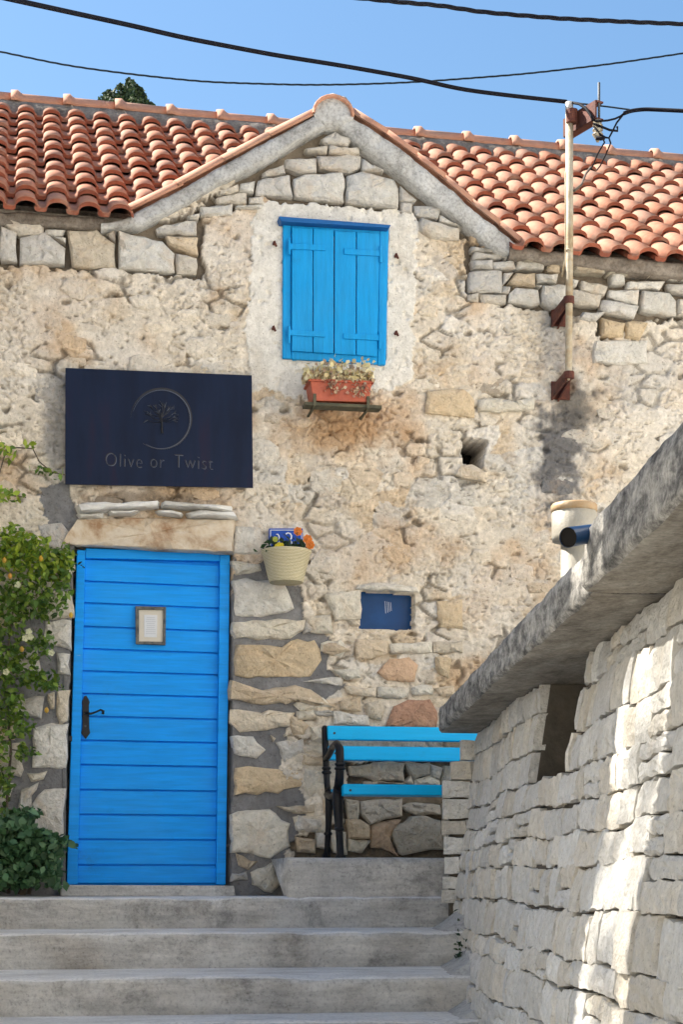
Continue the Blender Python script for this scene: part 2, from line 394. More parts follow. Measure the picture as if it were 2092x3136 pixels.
steps = empty('steps'); tag(steps, 'grey concrete steps of the lane climbing to the blue door', 'steps', kind='structure')
def depth_y(u, t): return CAM.y+t*(CT-ST*(u-UC)/FD)
Z1 = 10.07
dv = [51, 161, 295, 438]; dvb = [147, 269, 412]      # rows below the horizon (2092-px photo): tread fronts and backs
Fn = FD/0.7495; Zs = [Z1]; zs = [0.0]
for k in range(3):
    zr = -dvb[k]*Zs[k]/Fn; zs.append(zr+EYE); Zs.append(-zr*Fn/dv[k+1])
zs[0] = EYE-dv[0]*Z1/Fn
while zs[-1] > -1.6:
    zs.append(zs[-1]-0.175); Zs.append(Zs[-1]-0.72)
ys = [depth_y(450, t) for t in Zs]
def step_top(y):
    for k in range(len(ys)):
        if y >= ys[k]: return zs[k]
    return -1.75
XL, XR = -3.4, 1.6
nx = 150
for k in range(len(ys)):
    yb = 0.35 if k == 0 else ys[k-1]+0.12
    xs = np.linspace(XL, XR, nx)
    zt = zs[k]; zb = (zs[k+1] if k+1 < len(zs) else -1.75)-0.12
    yf = ys[k]
    prof = [(yb, zt, 0), (yf+0.30, zt, 0.3), (yf+0.10, zt, 0.6), (yf+0.03, zt-0.001, 1), (yf+0.006, zt-0.010, 1), (yf, zt-0.028, 1)]
    prof += [(yf+0.006*i, zt-0.028-(zt-0.028-zb)*i/6, 1) for i in range(1, 7)]
    V = []
    for j, (py, pz, a) in enumerate(prof):
        nn = fbm(xs, np.full(nx, pz*3+py), 5, 5, 30+k)-0.5
        n2 = fbm(xs, np.full(nx, 3.3*k), 0.8, 3, 60+k)-0.5
        n3 = fbm(xs, np.full(nx, pz*5+k), 22, 3, 80+k)-0.5
        chip = np.where((j in (3, 4, 5)), -0.03*np.clip(fbm(xs, np.full(nx, 9.1*k), 6, 5, 200+k)-0.58, 0, 1)*3, 0)
        for i in range(nx):
            V.append((xs[i], py+a*(-0.03*nn[i]-0.05*n2[i]-0.018*n3[i])-chip[i]*a*0.6, pz+(0.012*nn[i]+0.03*n2[i]*(1 if j < 6 else 0))*a+chip[i]*0.5))
    F = [(j*nx+i, (j+1)*nx+i, (j+1)*nx+i+1, j*nx+i+1) for j in range(len(prof)-1) for i in range(nx-1)]
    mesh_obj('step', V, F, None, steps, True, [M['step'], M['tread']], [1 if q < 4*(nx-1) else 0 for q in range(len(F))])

# ------------------------------------------------------------------ the house
house = empty('stone_house', (0, 0, 0))
tag(house, 'old rubble stone house with clay tiled roof and small gable over blue shutters', 'house')

# --- facade heightfield
GX0, GX1, GZ0, GZ1, GS = -2.55, 2.65, -0.35, 4.86, 0.0072
gx = np.arange(GX0, GX1, GS); gz = np.arange(GZ0, GZ1, GS)
X, Z = np.meshgrid(gx, gz)
dep = -CAM.x*ST-CAM.y*CT+X*ST
U = UC+FD*((X-CAM.x)*CT+CAM.y*ST)/dep; V_ = VH-FD*(Z-EYE)/dep
wu = U+(16*(fbm(X, Z, 7, 3, 5)-0.5)+9*(fbm(X, Z, 32, 3, 6)-0.5))*2; wv = V_+(16*(fbm(X, Z, 7, 3, 9)-0.5)+9*(fbm(X, Z, 32, 3, 10)-0.5))*2
TOPL = [(-600, 470), (240, 516), (310, 510), (400, 462), (505, 402), (615, 345), (725, 290), (765, 268), (810, 292), (890, 345), (990, 425), (1085, 505), (1180, 585), (2400, 690)]
vtop = np.interp(U, [p[0] for p in TOPL], [p[1] for p in TOPL])
keepv = V_ > vtop

def zone(poly, soft=True): return inpoly(wu if soft else U, wv if soft else V_, poly)
plaster = zone([(572, 900), (566, 700), (575, 520), (608, 462), (930, 485), (962, 510), (958, 700), (950, 870), (900, 905), (690, 905)])
plaster &= ~zone([(955, 560), (1000, 560), (1000, 1000), (940, 1000)])
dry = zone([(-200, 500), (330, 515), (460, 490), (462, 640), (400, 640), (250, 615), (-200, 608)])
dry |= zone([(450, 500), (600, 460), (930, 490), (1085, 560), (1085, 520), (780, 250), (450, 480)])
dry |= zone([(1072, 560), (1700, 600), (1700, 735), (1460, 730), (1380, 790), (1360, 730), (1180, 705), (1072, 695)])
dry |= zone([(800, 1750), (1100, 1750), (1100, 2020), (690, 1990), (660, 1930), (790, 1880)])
grey = zone([(526, 1280), (620, 1290), (650, 1340), (680, 1350), (700, 1420), (760, 1470), (745, 1530), (790, 1570), (780, 1590), (700, 1620), (660, 1690), (640, 1760), (690, 1800), (700, 1900), (650, 1960), (650, 2100), (520, 2100)])
grey |= zone([(-50, 1470), (100, 1400), (180, 1260), (180, 2100), (-50, 2100)])
grey |= zone([(90, 1120), (165, 1110), (180, 1280), (110, 1290), (105, 1200)])
holeM = inpoly(U+4*(fbm(X, Z, 30, 2, 12)-0.5)*2, V_+4*(fbm(X, Z, 30, 2, 13)-0.5)*2, [(1060, 1004), (1121, 1010), (1114, 1040), (1108, 1075), (1086, 1072), (1064, 1064)])
winM = inpoly(U+3*(fbm(X, Z, 40, 2, 14)-0.5)*2, V_+3*(fbm(X, Z, 40, 2, 15)-0.5)*2, [(832, 1354), (951, 1363), (949, 1446), (826, 1441)])
doorM = inpoly(U, V_, [(172, 1240), (534, 1255), (530, 2060), (146, 2060)])
shutM = inpoly(U, V_, [(652, 512), (890, 525), (884, 832), (652, 822)])

WX = X+0.05*(fbm(X, Z, 9, 3, 21)-0.5); WZ = Z+0.05*(fbm(X, Z, 9, 3, 25)-0.5)
a1, a2, aid, afc = worley(WX, WZ, 0.19, 0.10, 31, True)
WX2 = WX+0.02*(fbm(X, Z, 34, 2, 23)-0.5); WZ2 = WZ+0.02*(fbm(X, Z, 34, 2, 27)-0.5)
b1, b2, bid, bfc = worley(WX2, WZ2, 0.075, 0.042, 37, True)
k1, k2, kid, kfc = worley(WX2, WZ2, 0.034, 0.021, 39, True)
c1, c2, cid = worley(WX2, WZ2, 0.19, 0.10, 41)
e1 = a2-a1; e2 = b2-b1; e3 = k2-k1
rough = fbm(X, Z, 28, 5, 51)-0.5; low = fbm(X, Z, 1.6, 3, 55)-0.5
smear = sstep(0.32, 0.52, fbm(X, Z, 3.2, 4, 61))           # where mortar is smeared flush
chip = sstep(0.40, 0.60, fbm(X, Z, 4.5, 4, 65))            # where it has broken away into chips
H = 0.010*low*4
H += sstep(0.01, 0.16, e1)*(0.002+0.014*aid)*(1-0.8*smear)+0.010*afc*(1-smear)
H += (sstep(0.01, 0.14, e2)*0.005*(0.3+bid)+0.011*bfc)*(0.2+0.8*chip)
H += (sstep(0.01, 0.2, e3)*0.004+0.010*kfc+0.007*(kid-0.5))*(0.2+0.8*chip)
fl1, fl2, flid = worley(WX2+0.3*(WZ2-WZ), WZ2, 0.070, 0.026, 43)
fleck = (flid > 0.82)*sstep(0.26, 0.12, fl1*(0.4+1.2*fbm(X, Z, 60, 3, 19)))
H -= 0.022*fleck
H += 0.014*rough
rid = 1-np.abs(2*fbm(WX*0.55, WZ*1.7, 26, 3, 71)-1)
H -= 0.022*sstep(0.90, 0.985, rid)*(0.25+0.75*chip)
crev = (e1 < 0.13)*sstep(0.57, 0.65, fbm(X, Z, 5, 3, 81))
H -= 0.034*crev*sstep(0.13, 0.05, e1)
crev2 = (e2 < 0.09)*sstep(0.56, 0.64, fbm(X, Z, 7, 3, 85))
H -= 0.020*crev2
pit = (cid > 0.91)*sstep(0.19, 0.11, c1*(0.45+1.2*fbm(X, Z, 45, 3, 17)))
H -= 0.045*pit
H = 0.56*H-0.014*pit-0.008*fleck-0.010*crev-0.006*crev2
Hm = H.copy()
H = np.where(plaster, 0.012+0.006*(fbm(X, Z, 12, 4, 91)-0.5)+0.008*low-0.012*(fbm(X, Z, 20, 3, 92) > 0.72), H)
H = np.where(grey, -0.008+0.020*(fbm(X, Z, 8, 5, 95)-0.5)+0.010*rough, H)
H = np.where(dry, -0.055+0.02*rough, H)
# blur zone borders a little
for _ in range(1):
    H[1:-1, 1:-1] = 0.7*H[1:-1, 1:-1]+0.075*(H[:-2, 1:-1]+H[2:, 1:-1]+H[1:-1, :-2]+H[1:-1, 2:])
H = np.where(holeM, -0.42, H); H = np.where(winM, -0.16, H); H = np.where(shutM, -0.05, H); H = np.where(doorM, -0.30, H)

# colours of mortar, stone faces and stains
def c3(*a): return np.array(a)
pal = np.array([(0.60, 0.54, 0.45), (0.53, 0.43, 0.31), (0.51, 0.48, 0.43), (0.63, 0.55, 0.44), (0.62, 0.585, 0.53), (0.55, 0.46, 0.35), (0.48, 0.42, 0.35), (0.58, 0.50, 0.39)])
C_ = pal[(aid*7.99).astype(int)]*(1-smear[..., None]*0.8)+c3(0.605, 0.545, 0.455)*smear[..., None]*0.8
C_ = C_*(0.90+0.2*bid[..., None])*(0.93+0.14*kid[..., None])
och = sstep(0.52, 0.70, fbm(X, Z, 2.4, 5, 101))*0.6
C_ = C_*(1-och[..., None])+c3(0.47, 0.31, 0.175)*och[..., None]
pal2 = sstep(0.5, 0.68, fbm(X, Z, 3.1, 5, 111))*0.6
C_ = C_*(1-pal2[..., None])+c3(0.65, 0.60, 0.53)*pal2[..., None]
fs = fbm(X, Z, 60, 3, 113); C_ = C_*(1.05+0.30*(fs-0.5))[..., None]
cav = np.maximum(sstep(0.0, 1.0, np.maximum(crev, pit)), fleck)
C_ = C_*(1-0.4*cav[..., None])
def blob(u, v, ru, rv, n0=0.5, seed=121, sc=9):
    d = np.hypot((U-u)/ru, (V_-v)/rv); return sstep(1.0, 0.35, d+1.3*(fbm(X, Z, sc, 5, seed)-n0))
def paintc(m, c, a=1.0):
    global C_
    C_ = C_*(1-(m*a)[..., None])+c3(*c)*(m*a)[..., None]
paintc(blob(1450, 850, 140, 120, 0.5, 171, 6), (0.50, 0.485, 0.46), 0.6)
paintc(blob(1250, 1080, 120, 160, 0.5, 173, 6), (0.58, 0.56, 0.52), 0.6)
paintc(blob(700, 1250, 200, 120, 0.5, 175, 6), (0.57, 0.53, 0.47), 0.6)
paintc(blob(800, 985, 190, 70), (0.40, 0.24, 0.12), 0.75)          # rust-brown run under the flower box
paintc(blob(690, 1010, 90, 60, seed=131), (0.46, 0.31, 0.18), 0.6)
paintc(blob(1285, 1030, 85, 230, 0.40, 141, 16), (0.085, 0.085, 0.092), 0.9)   # black streak under the pole foot
paintc(blob(1325, 940, 80, 95, 0.42, 145, 12), (0.09, 0.085, 0.08), 0.85)
paintc(blob(1275, 760, 60, 150, 0.5, 151, 8), (0.30, 0.29, 0.28), 0.8)
paintc(blob(1300, 880, 30, 40, 0.5, 155, 8), (0.12, 0.07, 0.04), 0.8)
paintc(blob(125, 970, 45, 170, 0.44, 161, 12), (0.22, 0.22, 0.22), 0.75)
paintc(blob(360, 1145, 220, 28, 0.5, 165, 12), (0.17, 0.13, 0.09), 0.7)
C_ = np.where(plaster[..., None], c3(0.69, 0.66, 0.60)*(0.9+0.2*fbm(X, Z, 6, 5, 181))[..., None], C_)
pst = (blob(590, 830, 40, 90, 0.45, 183, 8)+blob(920, 600, 40, 120, 0.45, 184, 8))*plaster
paintc(np.clip(pst, 0, 1), (0.5, 0.45, 0.37), 0.5)
C_ = np.where(grey[..., None], c3(0.18, 0.18, 0.186)*(0.55+0.9*fbm(X, Z, 7, 5, 191))[..., None], C_)
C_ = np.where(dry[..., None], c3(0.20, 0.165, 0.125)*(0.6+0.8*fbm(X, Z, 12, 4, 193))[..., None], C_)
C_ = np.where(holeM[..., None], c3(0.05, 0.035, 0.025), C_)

nzr, nxc = X.shape
idx = np.arange(nzr*nxc).reshape(nzr, nxc)
kq = keepv[:-1, :-1] & keepv[1:, :-1] & keepv[:-1, 1:] & keepv[1:, 1:]
quads = np.stack([idx[:-1, :-1][kq], idx[:-1, 1:][kq], idx[1:, 1:][kq], idx[1:, :-1][kq]], 1)
used = np.unique(quads); remap = np.zeros(nzr*nxc, int); remap[used] = np.arange(len(used)); quads = remap[quads]
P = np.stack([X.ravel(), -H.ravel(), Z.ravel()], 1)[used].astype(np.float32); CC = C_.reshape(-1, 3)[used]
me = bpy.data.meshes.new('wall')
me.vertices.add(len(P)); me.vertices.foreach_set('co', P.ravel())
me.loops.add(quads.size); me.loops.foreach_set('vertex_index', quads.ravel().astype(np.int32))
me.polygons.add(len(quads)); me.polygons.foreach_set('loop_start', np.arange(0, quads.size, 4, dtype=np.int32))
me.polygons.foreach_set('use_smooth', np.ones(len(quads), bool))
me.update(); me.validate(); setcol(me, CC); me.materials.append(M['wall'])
wall = link('wall', me, house)
wall['label'] = 'rubble facade with smeared lime mortar, pale plaster round the window and dark streaks'
def h_at(x, z):
    i = int(np.clip((z-GZ0)/GS, 0, nzr-1)); j = int(np.clip((x-GX0)/GS, 0, nxc-1)); return float(H[i, j])
def hm_at(x, z):
    i = int(np.clip((z-GZ0)/GS, 0, nzr-1)); j = int(np.clip((x-GX0)/GS, 0, nxc-1)); return float(Hm[i, j])

# rest of the masonry, out of the photo's sight: side and back walls
mb = MB()
mb.box((-2.95, 0.2, 1.1), (0.80, 0.36, 5.7)); mb.box((4.1, 0.2, 1.1), (2.90, 0.36, 5.7))
mb.box((5.35, 3.0, 1.1), (0.4, 5.24, 5.7)); mb.box((-3.15, 3.0, 1.1), (0.4, 5.24, 5.7)); mb.box((1.1, 5.75, 1.1), (8.9, 0.26, 5.7))
mb.box((0.05, 0.6, 1.1), (5.2, 0.06, 5.7))
mb.build('side_wall', M['render'], house)

# --- individual stones
def stone_poly(pts, y0, p, colr, jit=0.006, parent=None, mat=None, bev=0.012, amp=1.0):
    """irregular block standing proud of the facade; pts in (x,z) metres"""
    n = len(pts); out = []
    for i in range(n):
        a = Vector(pts[i]); b2_ = Vector(pts[(i+1) % n]); L = (b2_-a).length
        k = max(1, min(4, int(L/0.045)))
        for j in range(k):
            q = a.lerp(b2_, j/k); q += Vector((random.uniform(-jit, jit), random.uniform(-jit, jit))); out.append(q)
    c = sum(out, Vector((0, 0)))/len(out)
    m = len(out); V = []
    size = math.sqrt(sum((q-c).length for q in out)/m)
    for q in out: V.append((q.x, y0+0.05, q.y))
    for q in out: V.append((q.x, y0-p*random.uniform(0.25, 0.55), q.y))
    tilt = random.uniform(-0.05, 0.05)*amp; tilz = random.uniform(-0.07, 0.07)*amp
    for q in out:
        d = (c-q); f = min(0.45, bev*random.uniform(0.7, 1.6)/max(d.length, 1e-3)); r = q+d*f
        V.append((r.x, y0-p*random.uniform(0.8, 1.05)+(r.x-c.x)*tilt+(r.y-c.y)*tilz, r.y))
    for q in out:
        r = q+(c-q)*random.uniform(0.45, 0.65)
        V.append((r.x, y0-p-random.uniform(-0.006, 0.010)*amp+(r.x-c.x)*tilt+(r.y-c.y)*tilz, r.y))
    V.append((c.x, y0-p-random.uniform(-0.004, 0.008)*amp, c.y))
    area = sum(out[i].x*out[(i+1) % m].y-out[(i+1) % m].x*out[i].y for i in range(m))
    F = []
    for k in range(3):
        for i in range(m):
            j = (i+1) % m; f = (k*m+i, k*m+j, (k+1)*m+j, (k+1)*m+i); F.append(f if area > 0 else f[::-1])
    for i in range(m):
        f = (3*m+i, 3*m+(i+1) % m, 4*m); F.append(f if area > 0 else f[::-1])
    o = mesh_obj('stone', V, F, mat or M['stone'], parent or wall)
    for pl in o.data.polygons: pl.use_smooth = random.random() < 0.55
    o.color = (*colr, 1)
    return o
GREYS = [(0.56, 0.54, 0.50), (0.50, 0.48, 0.45), (0.60, 0.575, 0.53), (0.53, 0.485, 0.42), (0.47, 0.445, 0.41)]
WARM = [(0.57, 0.50, 0.40), (0.60, 0.55, 0.46), (0.55, 0.45, 0.33), (0.62, 0.58, 0.50)]
def jc(c): k = random.uniform(0.9, 1.1); return tuple(x*k for x in c)
NST = 0
def stones(lst, ou, ov, sc, p=0.02, y0=0.0, cols=GREYS, grow=1.0, **kw):
    global NST
    for it in lst:
        c = None
        if isinstance(it, tuple): it, c = it
        q = [fp(ou+it[i]*sc, ov+it[i+1]*sc) for i in range(0, len(it), 2)]
        cx0 = sum(a.x for a in q)/len(q); cz0 = sum(a.z for a in q)/len(q)
        stone_poly([(cx0+(a.x-cx0)*grow, cz0+(a.z-cz0)*grow) for a in q], y0, p*random.uniform(0.75, 1.3), jc(c or random.choice(cols)), **kw); NST += 1
OR1 = (0.53, 0.36, 0.24); OR2 = (0.42, 0.245, 0.165); OCH = (0.58, 0.46, 0.31)
band = [[-160,1030,-10,1040,-8,1200,-150,1200],[0,1045,78,1072,75,1208,0,1204],[90,1095,210,1075,295,1145,300,1218,85,1215],([310,1065,440,1060,525,1130,530,1237,330,1230],WARM[0]),
 [542,1070,620,1085,745,1115,800,1168,798,1257,545,1237],([760,1090,905,1095,905,1172,850,1162,780,1130],WARM[2]),[808,1168,905,1187,900,1268,808,1262],[205,1058,300,1063,290,1090,210,1086],
 [246,1096,300,1100,298,1124],[712,1056,752,1040,900,1020,905,1086,720,1080],[490,1078,530,1062,532,1118],[0,1005,160,1040,200,1045,200,1075,90,1090,10,1040]]
stones(band, 0, 0, 0.5, 0.028, 0.0)
gab = [[990,915,1130,887,1135,941,1000,942],[1146,912,1205,911,1200,950,1146,945],[917,960,1070,946,1068,1000,920,996],[1082,951,1205,953,1205,966,1082,964],
 [1180,832,1330,807,1340,905,1170,905],[1346,830,1400,805,1568,800,1580,830,1580,936,1352,910],[1456,722,1600,716,1655,730,1652,776,1600,797,1465,782],
 [1305,742,1450,736,1450,796,1370,801,1312,772],[1506,676,1652,690,1652,716,1508,712],[1400,692,1500,681,1500,711,1410,706],[1097,851,1170,841,1165,896,1100,886],
 [1470,650,1540,612,1610,650,1600,680,1490,672],[1000,890,1090,855,1095,885,1010,905],[860,1000,915,985,910,1015,865,1010],[1200,800,1300,760,1310,800,1200,822],
 [1660,735,1760,795,1750,800,1660,792],[1590,820,1660,792,1810,832,1830,872,1824,960,1590,940],[1838,862,1915,926,1908,936,1834,926],[1836,930,1894,936,1894,986,1838,976],
 [1898,946,2028,961,2010,1016,1905,996],[1928,1012,2108,1052,2108,1112,1970,1102,1924,1062],[2015,990,2120,1058,2110,1046,2016,1020]]
stones(gab, 0, 0, 0.5, 0.03, 0.0)
rgt = [[590,5,690,0,690,38,600,36],[582,50,730,46,738,150,580,150],[575,160,628,151,625,190,578,186],[632,160,750,160,755,196,640,200],[741,55,790,60,741,110],[745,115,775,118,770,150,739,146],
 ([800,57,885,62,885,126,762,106],WARM[2]),[766,150,802,122,900,136,910,200,870,210,766,190],[892,62,990,66,985,106,896,101],[890,110,917,116,910,131],[920,117,1030,112,1030,215,960,225,914,196],
 [1095,95,1220,116,1200,160,1100,142],[1226,136,1360,136,1358,206,1226,171],[1310,95,1480,95,1460,134,1310,130],[1376,142,1500,150,1530,192,1535,256,1372,236],[1192,181,1360,207,1340,271,1186,231],
 [1490,106,1640,110,1640,170,1502,142],([1106,236,1205,241,1165,286,1092,271],GREYS[1]),([1192,261,1300,291,1290,356,1187,346],OCH),([1306,281,1402,286,1360,371,1302,351],OCH),
 [692,6,790,1,795,40,702,40],[800,6,925,6,930,45,800,41],([941,16,1000,21,1000,55,941,51],WARM[2]),[1042,82,1085,90,1075,120,1042,125],[1042,132,1110,145,1190,165,1180,215,1110,205,1042,190],
 [1042,-10,1200,-2,1205,42,1042,38],[1215,0,1290,5,1280,45,1215,42],([1290,20,1420,10,1470,30,1470,60,1300,60],GREYS[3]),[1480,20,1640,30,1640,95,1500,90],[1540,180,1640,185,1640,260,1540,250],
 [1230,60,1300,65,1300,110,1235,112],[600,-35,740,-30,735,-8,600,-2],[750,-25,930,-15,930,0,750,-2],[590,-60,700,-45,695,-35,592,-38],[1160,372,1400,365,1405,470,1290,480,1150,470]]
stones(rgt, 784, 600, 0.5, 0.03, 0.0)
rd = [[1065,260,1120,250,1195,275,1190,300,1080,320],[1070,350,1130,336,1305,360,1335,470,1200,505,1085,500],[1075,540,1280,520,1395,525,1390,575,1290,610,1080,605],
 ([1090,640,1300,650,1330,620,1440,620,1460,700,1420,770,1230,785,1085,770],OCH),[1062,810,1180,850,1350,820,1420,845,1520,920,1350,900,1210,905,1066,885],[1062,940,1200,946,1230,931,1340,946,1330,1010,1100,1035,1062,990],
 [1062,1060,1160,1055,1210,1120,1180,1155,1076,1140],[1270,1080,1390,1075,1395,1130,1310,1175],([1085,1200,1350,1205,1385,1240,1380,1290,1270,1310,1090,1320],OCH),
 [1062,1418,1230,1398,1320,1458,1320,1558,1240,1608,1072,1578],[1086,1598,1175,1633,1140,1668,1092,1648],[1062,1688,1130,1683,1140,1718,1066,1718],[1156,1683,1250,1638,1290,1718,1250,1768,1156,1738],
 ([1400,800,1520,780,1570,790,1570,818,1470,818],GREYS[2]),[1475,630,1568,620,1600,650,1560,690,1480,670],[1355,905,1420,850,1530,925,1380,932],[1280,1383,1440,1368,1440,1408,1350,1413],[1350,1428,1490,1418,1490,1498,1370,1498],
 [1240,1045,1270,1065,1260,1080],[1330,960,1380,990,1420,1000,1390,1060,1340,1050],[1300,1045,1330,1052,1310,1065],[1360,940,1440,935,1450,965,1370,985],[1440,935,1568,945,1568,965,1450,960],
 [1400,1140,1490,1150,1490,1190,1395,1190],[1400,1095,1480,1100,1488,1135,1405,1130],[1400,1210,1490,1215,1490,1290,1420,1340,1405,1300],[1420,1010,1490,1000,1490,1080,1425,1085],[1395,520,1510,530,1515,585,1395,580]]
stones(rd, 0, 1161.7, 0.5, 0.032, 0.012, WARM+GREYS[:2], grow=1.07, jit=0.010, amp=1.6)
ben = [([1000,1310,1200,1320,1195,1430,1000,1435,900,1400],(0.50,0.45,0.38)),([1210,1320,1380,1320,1370,1390,1260,1420],(0.48,0.44,0.38)),([905,1590,980,1570,1170,1560,1175,1680,980,1720,920,1660],GREYS[3]),
 ([1190,1600,1280,1580,1440,1600,1450,1660,1280,1660],GREYS[3]),([980,1740,1170,1700,1100,1840,1160,1930,990,1880],(0.44,0.33,0.24)),([1120,1760,1300,1680,1450,1720,1460,1900,1200,1930,1165,1920],(0.43,0.40,0.35)),
 [820,1840,970,1850,900,1925,820,1915],[470,1680,640,1700,600,1790,470,1780],[810,1560,890,1570,890,1700,820,1700],[1380,1330,1460,1350,1440,1430,1385,1400],[1200,1440,1240,1400,1260,1450],
 [820,1330,985,1325,985,1400,890,1395,830,1390],[930,1440,1000,1445,1190,1440,1195,1460,935,1462],[1275,1430,1370,1400,1440,1440,1440,1465,1280,1465],[820,1710,900,1710,960,1750,960,1830,830,1830],
 [700,1780,800,1800,800,1930,720,1925],[600,1800,690,1800,690,1900,600,1890],[460,1830,590,1850,600,1930,480,1925],[640,1560,740,1570,740,1660,650,1650],[1470,1330,1600,1330,1600,1460,1470,1450],[1470,1600,1600,1600,1600,1900,1470,1900]]
stones(ben, 524.7, 1311.6, 1/2.989, 0.034, 0.0, WARM+GREYS[:1], grow=1.08, jit=0.010, amp=1.6)
midl = [([1010,700,1100,600,1230,590,1290,650,1270,760,1080,750],OR1),([1080,1050,1130,930,1230,880,1380,880,1430,960,1420,1075,1080,1075],OR2),[1400,490,1600,480,1600,560,1400,560],[870,470,1085,480,1085,570,980,600,870,590],
 [640,500,740,490,830,540,720,580,650,560],([1425,215,1600,200,1600,390,1440,385],OCH),([1415,590,1530,600,1500,730,1430,700],OCH),[1350,745,1420,745,1410,775,1350,770],[1250,790,1390,780,1400,850,1250,850],
 [1020,800,1240,800,1230,870,1010,865],[790,790,1010,800,1000,860,820,850],[700,680,880,670,900,730,800,745],([930,900,1030,880,1070,950,1050,1030,950,1000],WARM[0]),[1410,800,1540,790,1560,860,1440,850],
 [820,335,895,335,895,370,830,372],([520,320,700,300,710,430,560,420],WARM[1]),([660,160,900,130,905,330,720,340],WARM[1]),[1100,500,1390,490,1390,560,1110,570],[760,890,900,860,900,960,760,950],
 ([720,960,960,990,960,1060,720,1050],GREYS[2])]
stones(midl, 524.7, 1311.6, 1/2.989, 0.022, -0.016, WARM, bev=0.02)
lft = [[300,1255,480,1255,475,1440,300,1400],[385,1480,470,1480,465,1610,390,1600],[390,1740,465,1730,460,1930,410,1940,380,1870],[220,1990,300,1950,450,1960,440,2240,220,2230],[180,2285,320,2270,300,2330,220,2330],
 [0,2080,130,2090,150,2250,130,2300,0,2270],[150,2600,290,2400,430,2390,420,2710,280,2750,200,2650],[300,2830,420,2790,410,2920,390,2960,310,2940],[330,1740,370,1740,360,1850,330,1850],[300,1050,470,1060,490,1230,300,1235],
 [60,1800,290,1760,280,1900,100,1900],[-20,1480,250,1450,260,1600,0,1620],[310,760,500,800,500,900,430,1000,330,950],[90,2650,140,2400,250,2340,200,2480],[-20,2330,90,2350,60,2500,-20,2500],[-60,1900,110,1930,100,2060,-60,2060]]
stones(lft, 0, 996.8, 0.3412, 0.03, 0.012, WARM+GREYS, grow=1.06, jit=0.010, amp=1.5)
hl = [([390,600,560,595,610,640,610,720,500,715,385,700],OCH),[625,640,700,632,800,655,830,690,690,700,620,690],[805,640,880,630,880,680,820,685],[545,945,600,935,660,975,660,1020,520,985]]
stones(hl, 784, 600, 0.5, 0.022, -0.016, WARM, bev=0.02)
# further stones whose faces show through the smeared mortar
placed = []
tries = 0
while NST < 262 and tries < 4000:
    tries += 1
    u = random.uniform(-20, 1590); v = random.uniform(620, 1900)
    q = fp(u, v); x, z = q.x, q.z
    i = int((z-GZ0)/GS); j = int((x-GX0)/GS)
    if not (10 < i < nzr-10 and 10 < j < nxc-10): continue
    sx = random.uniform(0.05, 0.13); sz = sx*random.uniform(0.42, 0.75)
    i0, i1, j0, j1 = max(0, i-int(sz/GS)), i+int(sz/GS), max(0, j-int(sx/GS)), j+int(sx/GS)
    bad = (plaster | dry | grey | holeM | winM | doorM)[i0:i1, j0:j1]
    if bad.size == 0 or bad.any(): continue
    if any(abs(x-a) < (sx+b2_)*0.95 and abs(z-b3) < (sz+b4)*0.95 for a, b3, b2_, b4 in placed): continue
    if 1680 < v and u < 640: continue
    if 520 < u < 1060 and v > 1310: continue
    placed.append((x, z, sx, sz))
    n = random.randint(6, 8); ph = random.uniform(0, 6)
    pts = []
    for k in range(n):
        a = ph+2*math.pi*k/n+random.uniform(-0.25, 0.25)
        ex = abs(math.cos(a))**0.6*math.copysign(1, math.cos(a)); ez = abs(math.sin(a))**0.6*math.copysign(1, math.sin(a))
        pts.append((x+sx*ex*random.uniform(0.75, 1.0), z+sz*ez*random.uniform(0.75, 1.0)))
    base = C_[i, j]; k = random.uniform(0.95, 1.12)
    stone_poly(pts, -hm_at(x, z)+0.002, random.uniform(0.003, 0.009), tuple(base*k), bev=0.022, amp=0.8, jit=0.009); NST += 1

# --- lintel, slate slabs, threshold
def block(name, pts, y0, y1, mat, parent, jit=0.0, bev=0.006):
    f = [fp(u, v, y0) for u, v in pts]; f = [p+Vector((random.uniform(-jit, jit), 0, random.uniform(-jit, jit))) for p in f]
    mbb = MB(); bk = [Vector((p.x, y1, p.z)) for p in f]
    a = sum(f[i].x*f[(i+1) % len(f)].z-f[(i+1) % len(f)].x*f[i].z for i in range(len(f)))
    if a > 0: mbb.hexa(f, bk)
    else: mbb.hexa(f[::-1], bk[::-1])
    return mbb.build(name, mat, parent, bevel=bev)
def roughblock(name, pts, y0, th, colr, parent, mat=None, jit=0.004):
    q = [fp(u, v, y0) for u, v in pts]
    o = stone_poly([(a.x, a.z) for a in q], y0, th, colr, jit, parent, mat); o.name = name; return o
ln = roughblock('lintel', [(142, 1248), (178, 1193), (300, 1190), (420, 1192), (538, 1196), (534, 1271), (400, 1264), (250, 1256)], -0.016, 0.035, (0.5, 0.4, 0.3), house, M['lintel'])
roughblock('lintel_end_stone', [(537, 1208), (600, 1215), (602, 1262), (590, 1274), (535, 1274)], 0.0, 0.03, (0.60, 0.57, 0.52), house)
roughblock('lintel_end_stone', [(88, 1205), (140, 1200), (170, 1240), (140, 1262), (96, 1255)], 0.0, 0.015, (0.45, 0.43, 0.41), house)
for pts, dpt in [([(173, 1168), (180, 1183), (260, 1178), (364, 1170), (364, 1158), (280, 1161), (190, 1163)], 0.13), ([(367, 1170), (450, 1176), (530, 1181), (531, 1172), (450, 1165), (369, 1160)], 0.14),
             ([(245, 1180), (252, 1187), (300, 1186), (320, 1178)], 0.10), ([(355, 1178), (362, 1185), (415, 1192), (419, 1186), (390, 1176)], 0.11), ([(425, 1183), (432, 1194), (545, 1196), (535, 1184), (450, 1176)], 0.12),
             ([(175, 1183), (240, 1180), (235, 1192), (182, 1192)], 0.06)]:
    roughblock('slate_slab', pts, 0.0, dpt, (0.6, 0.6, 0.57), house, M['slate'], 0.001)
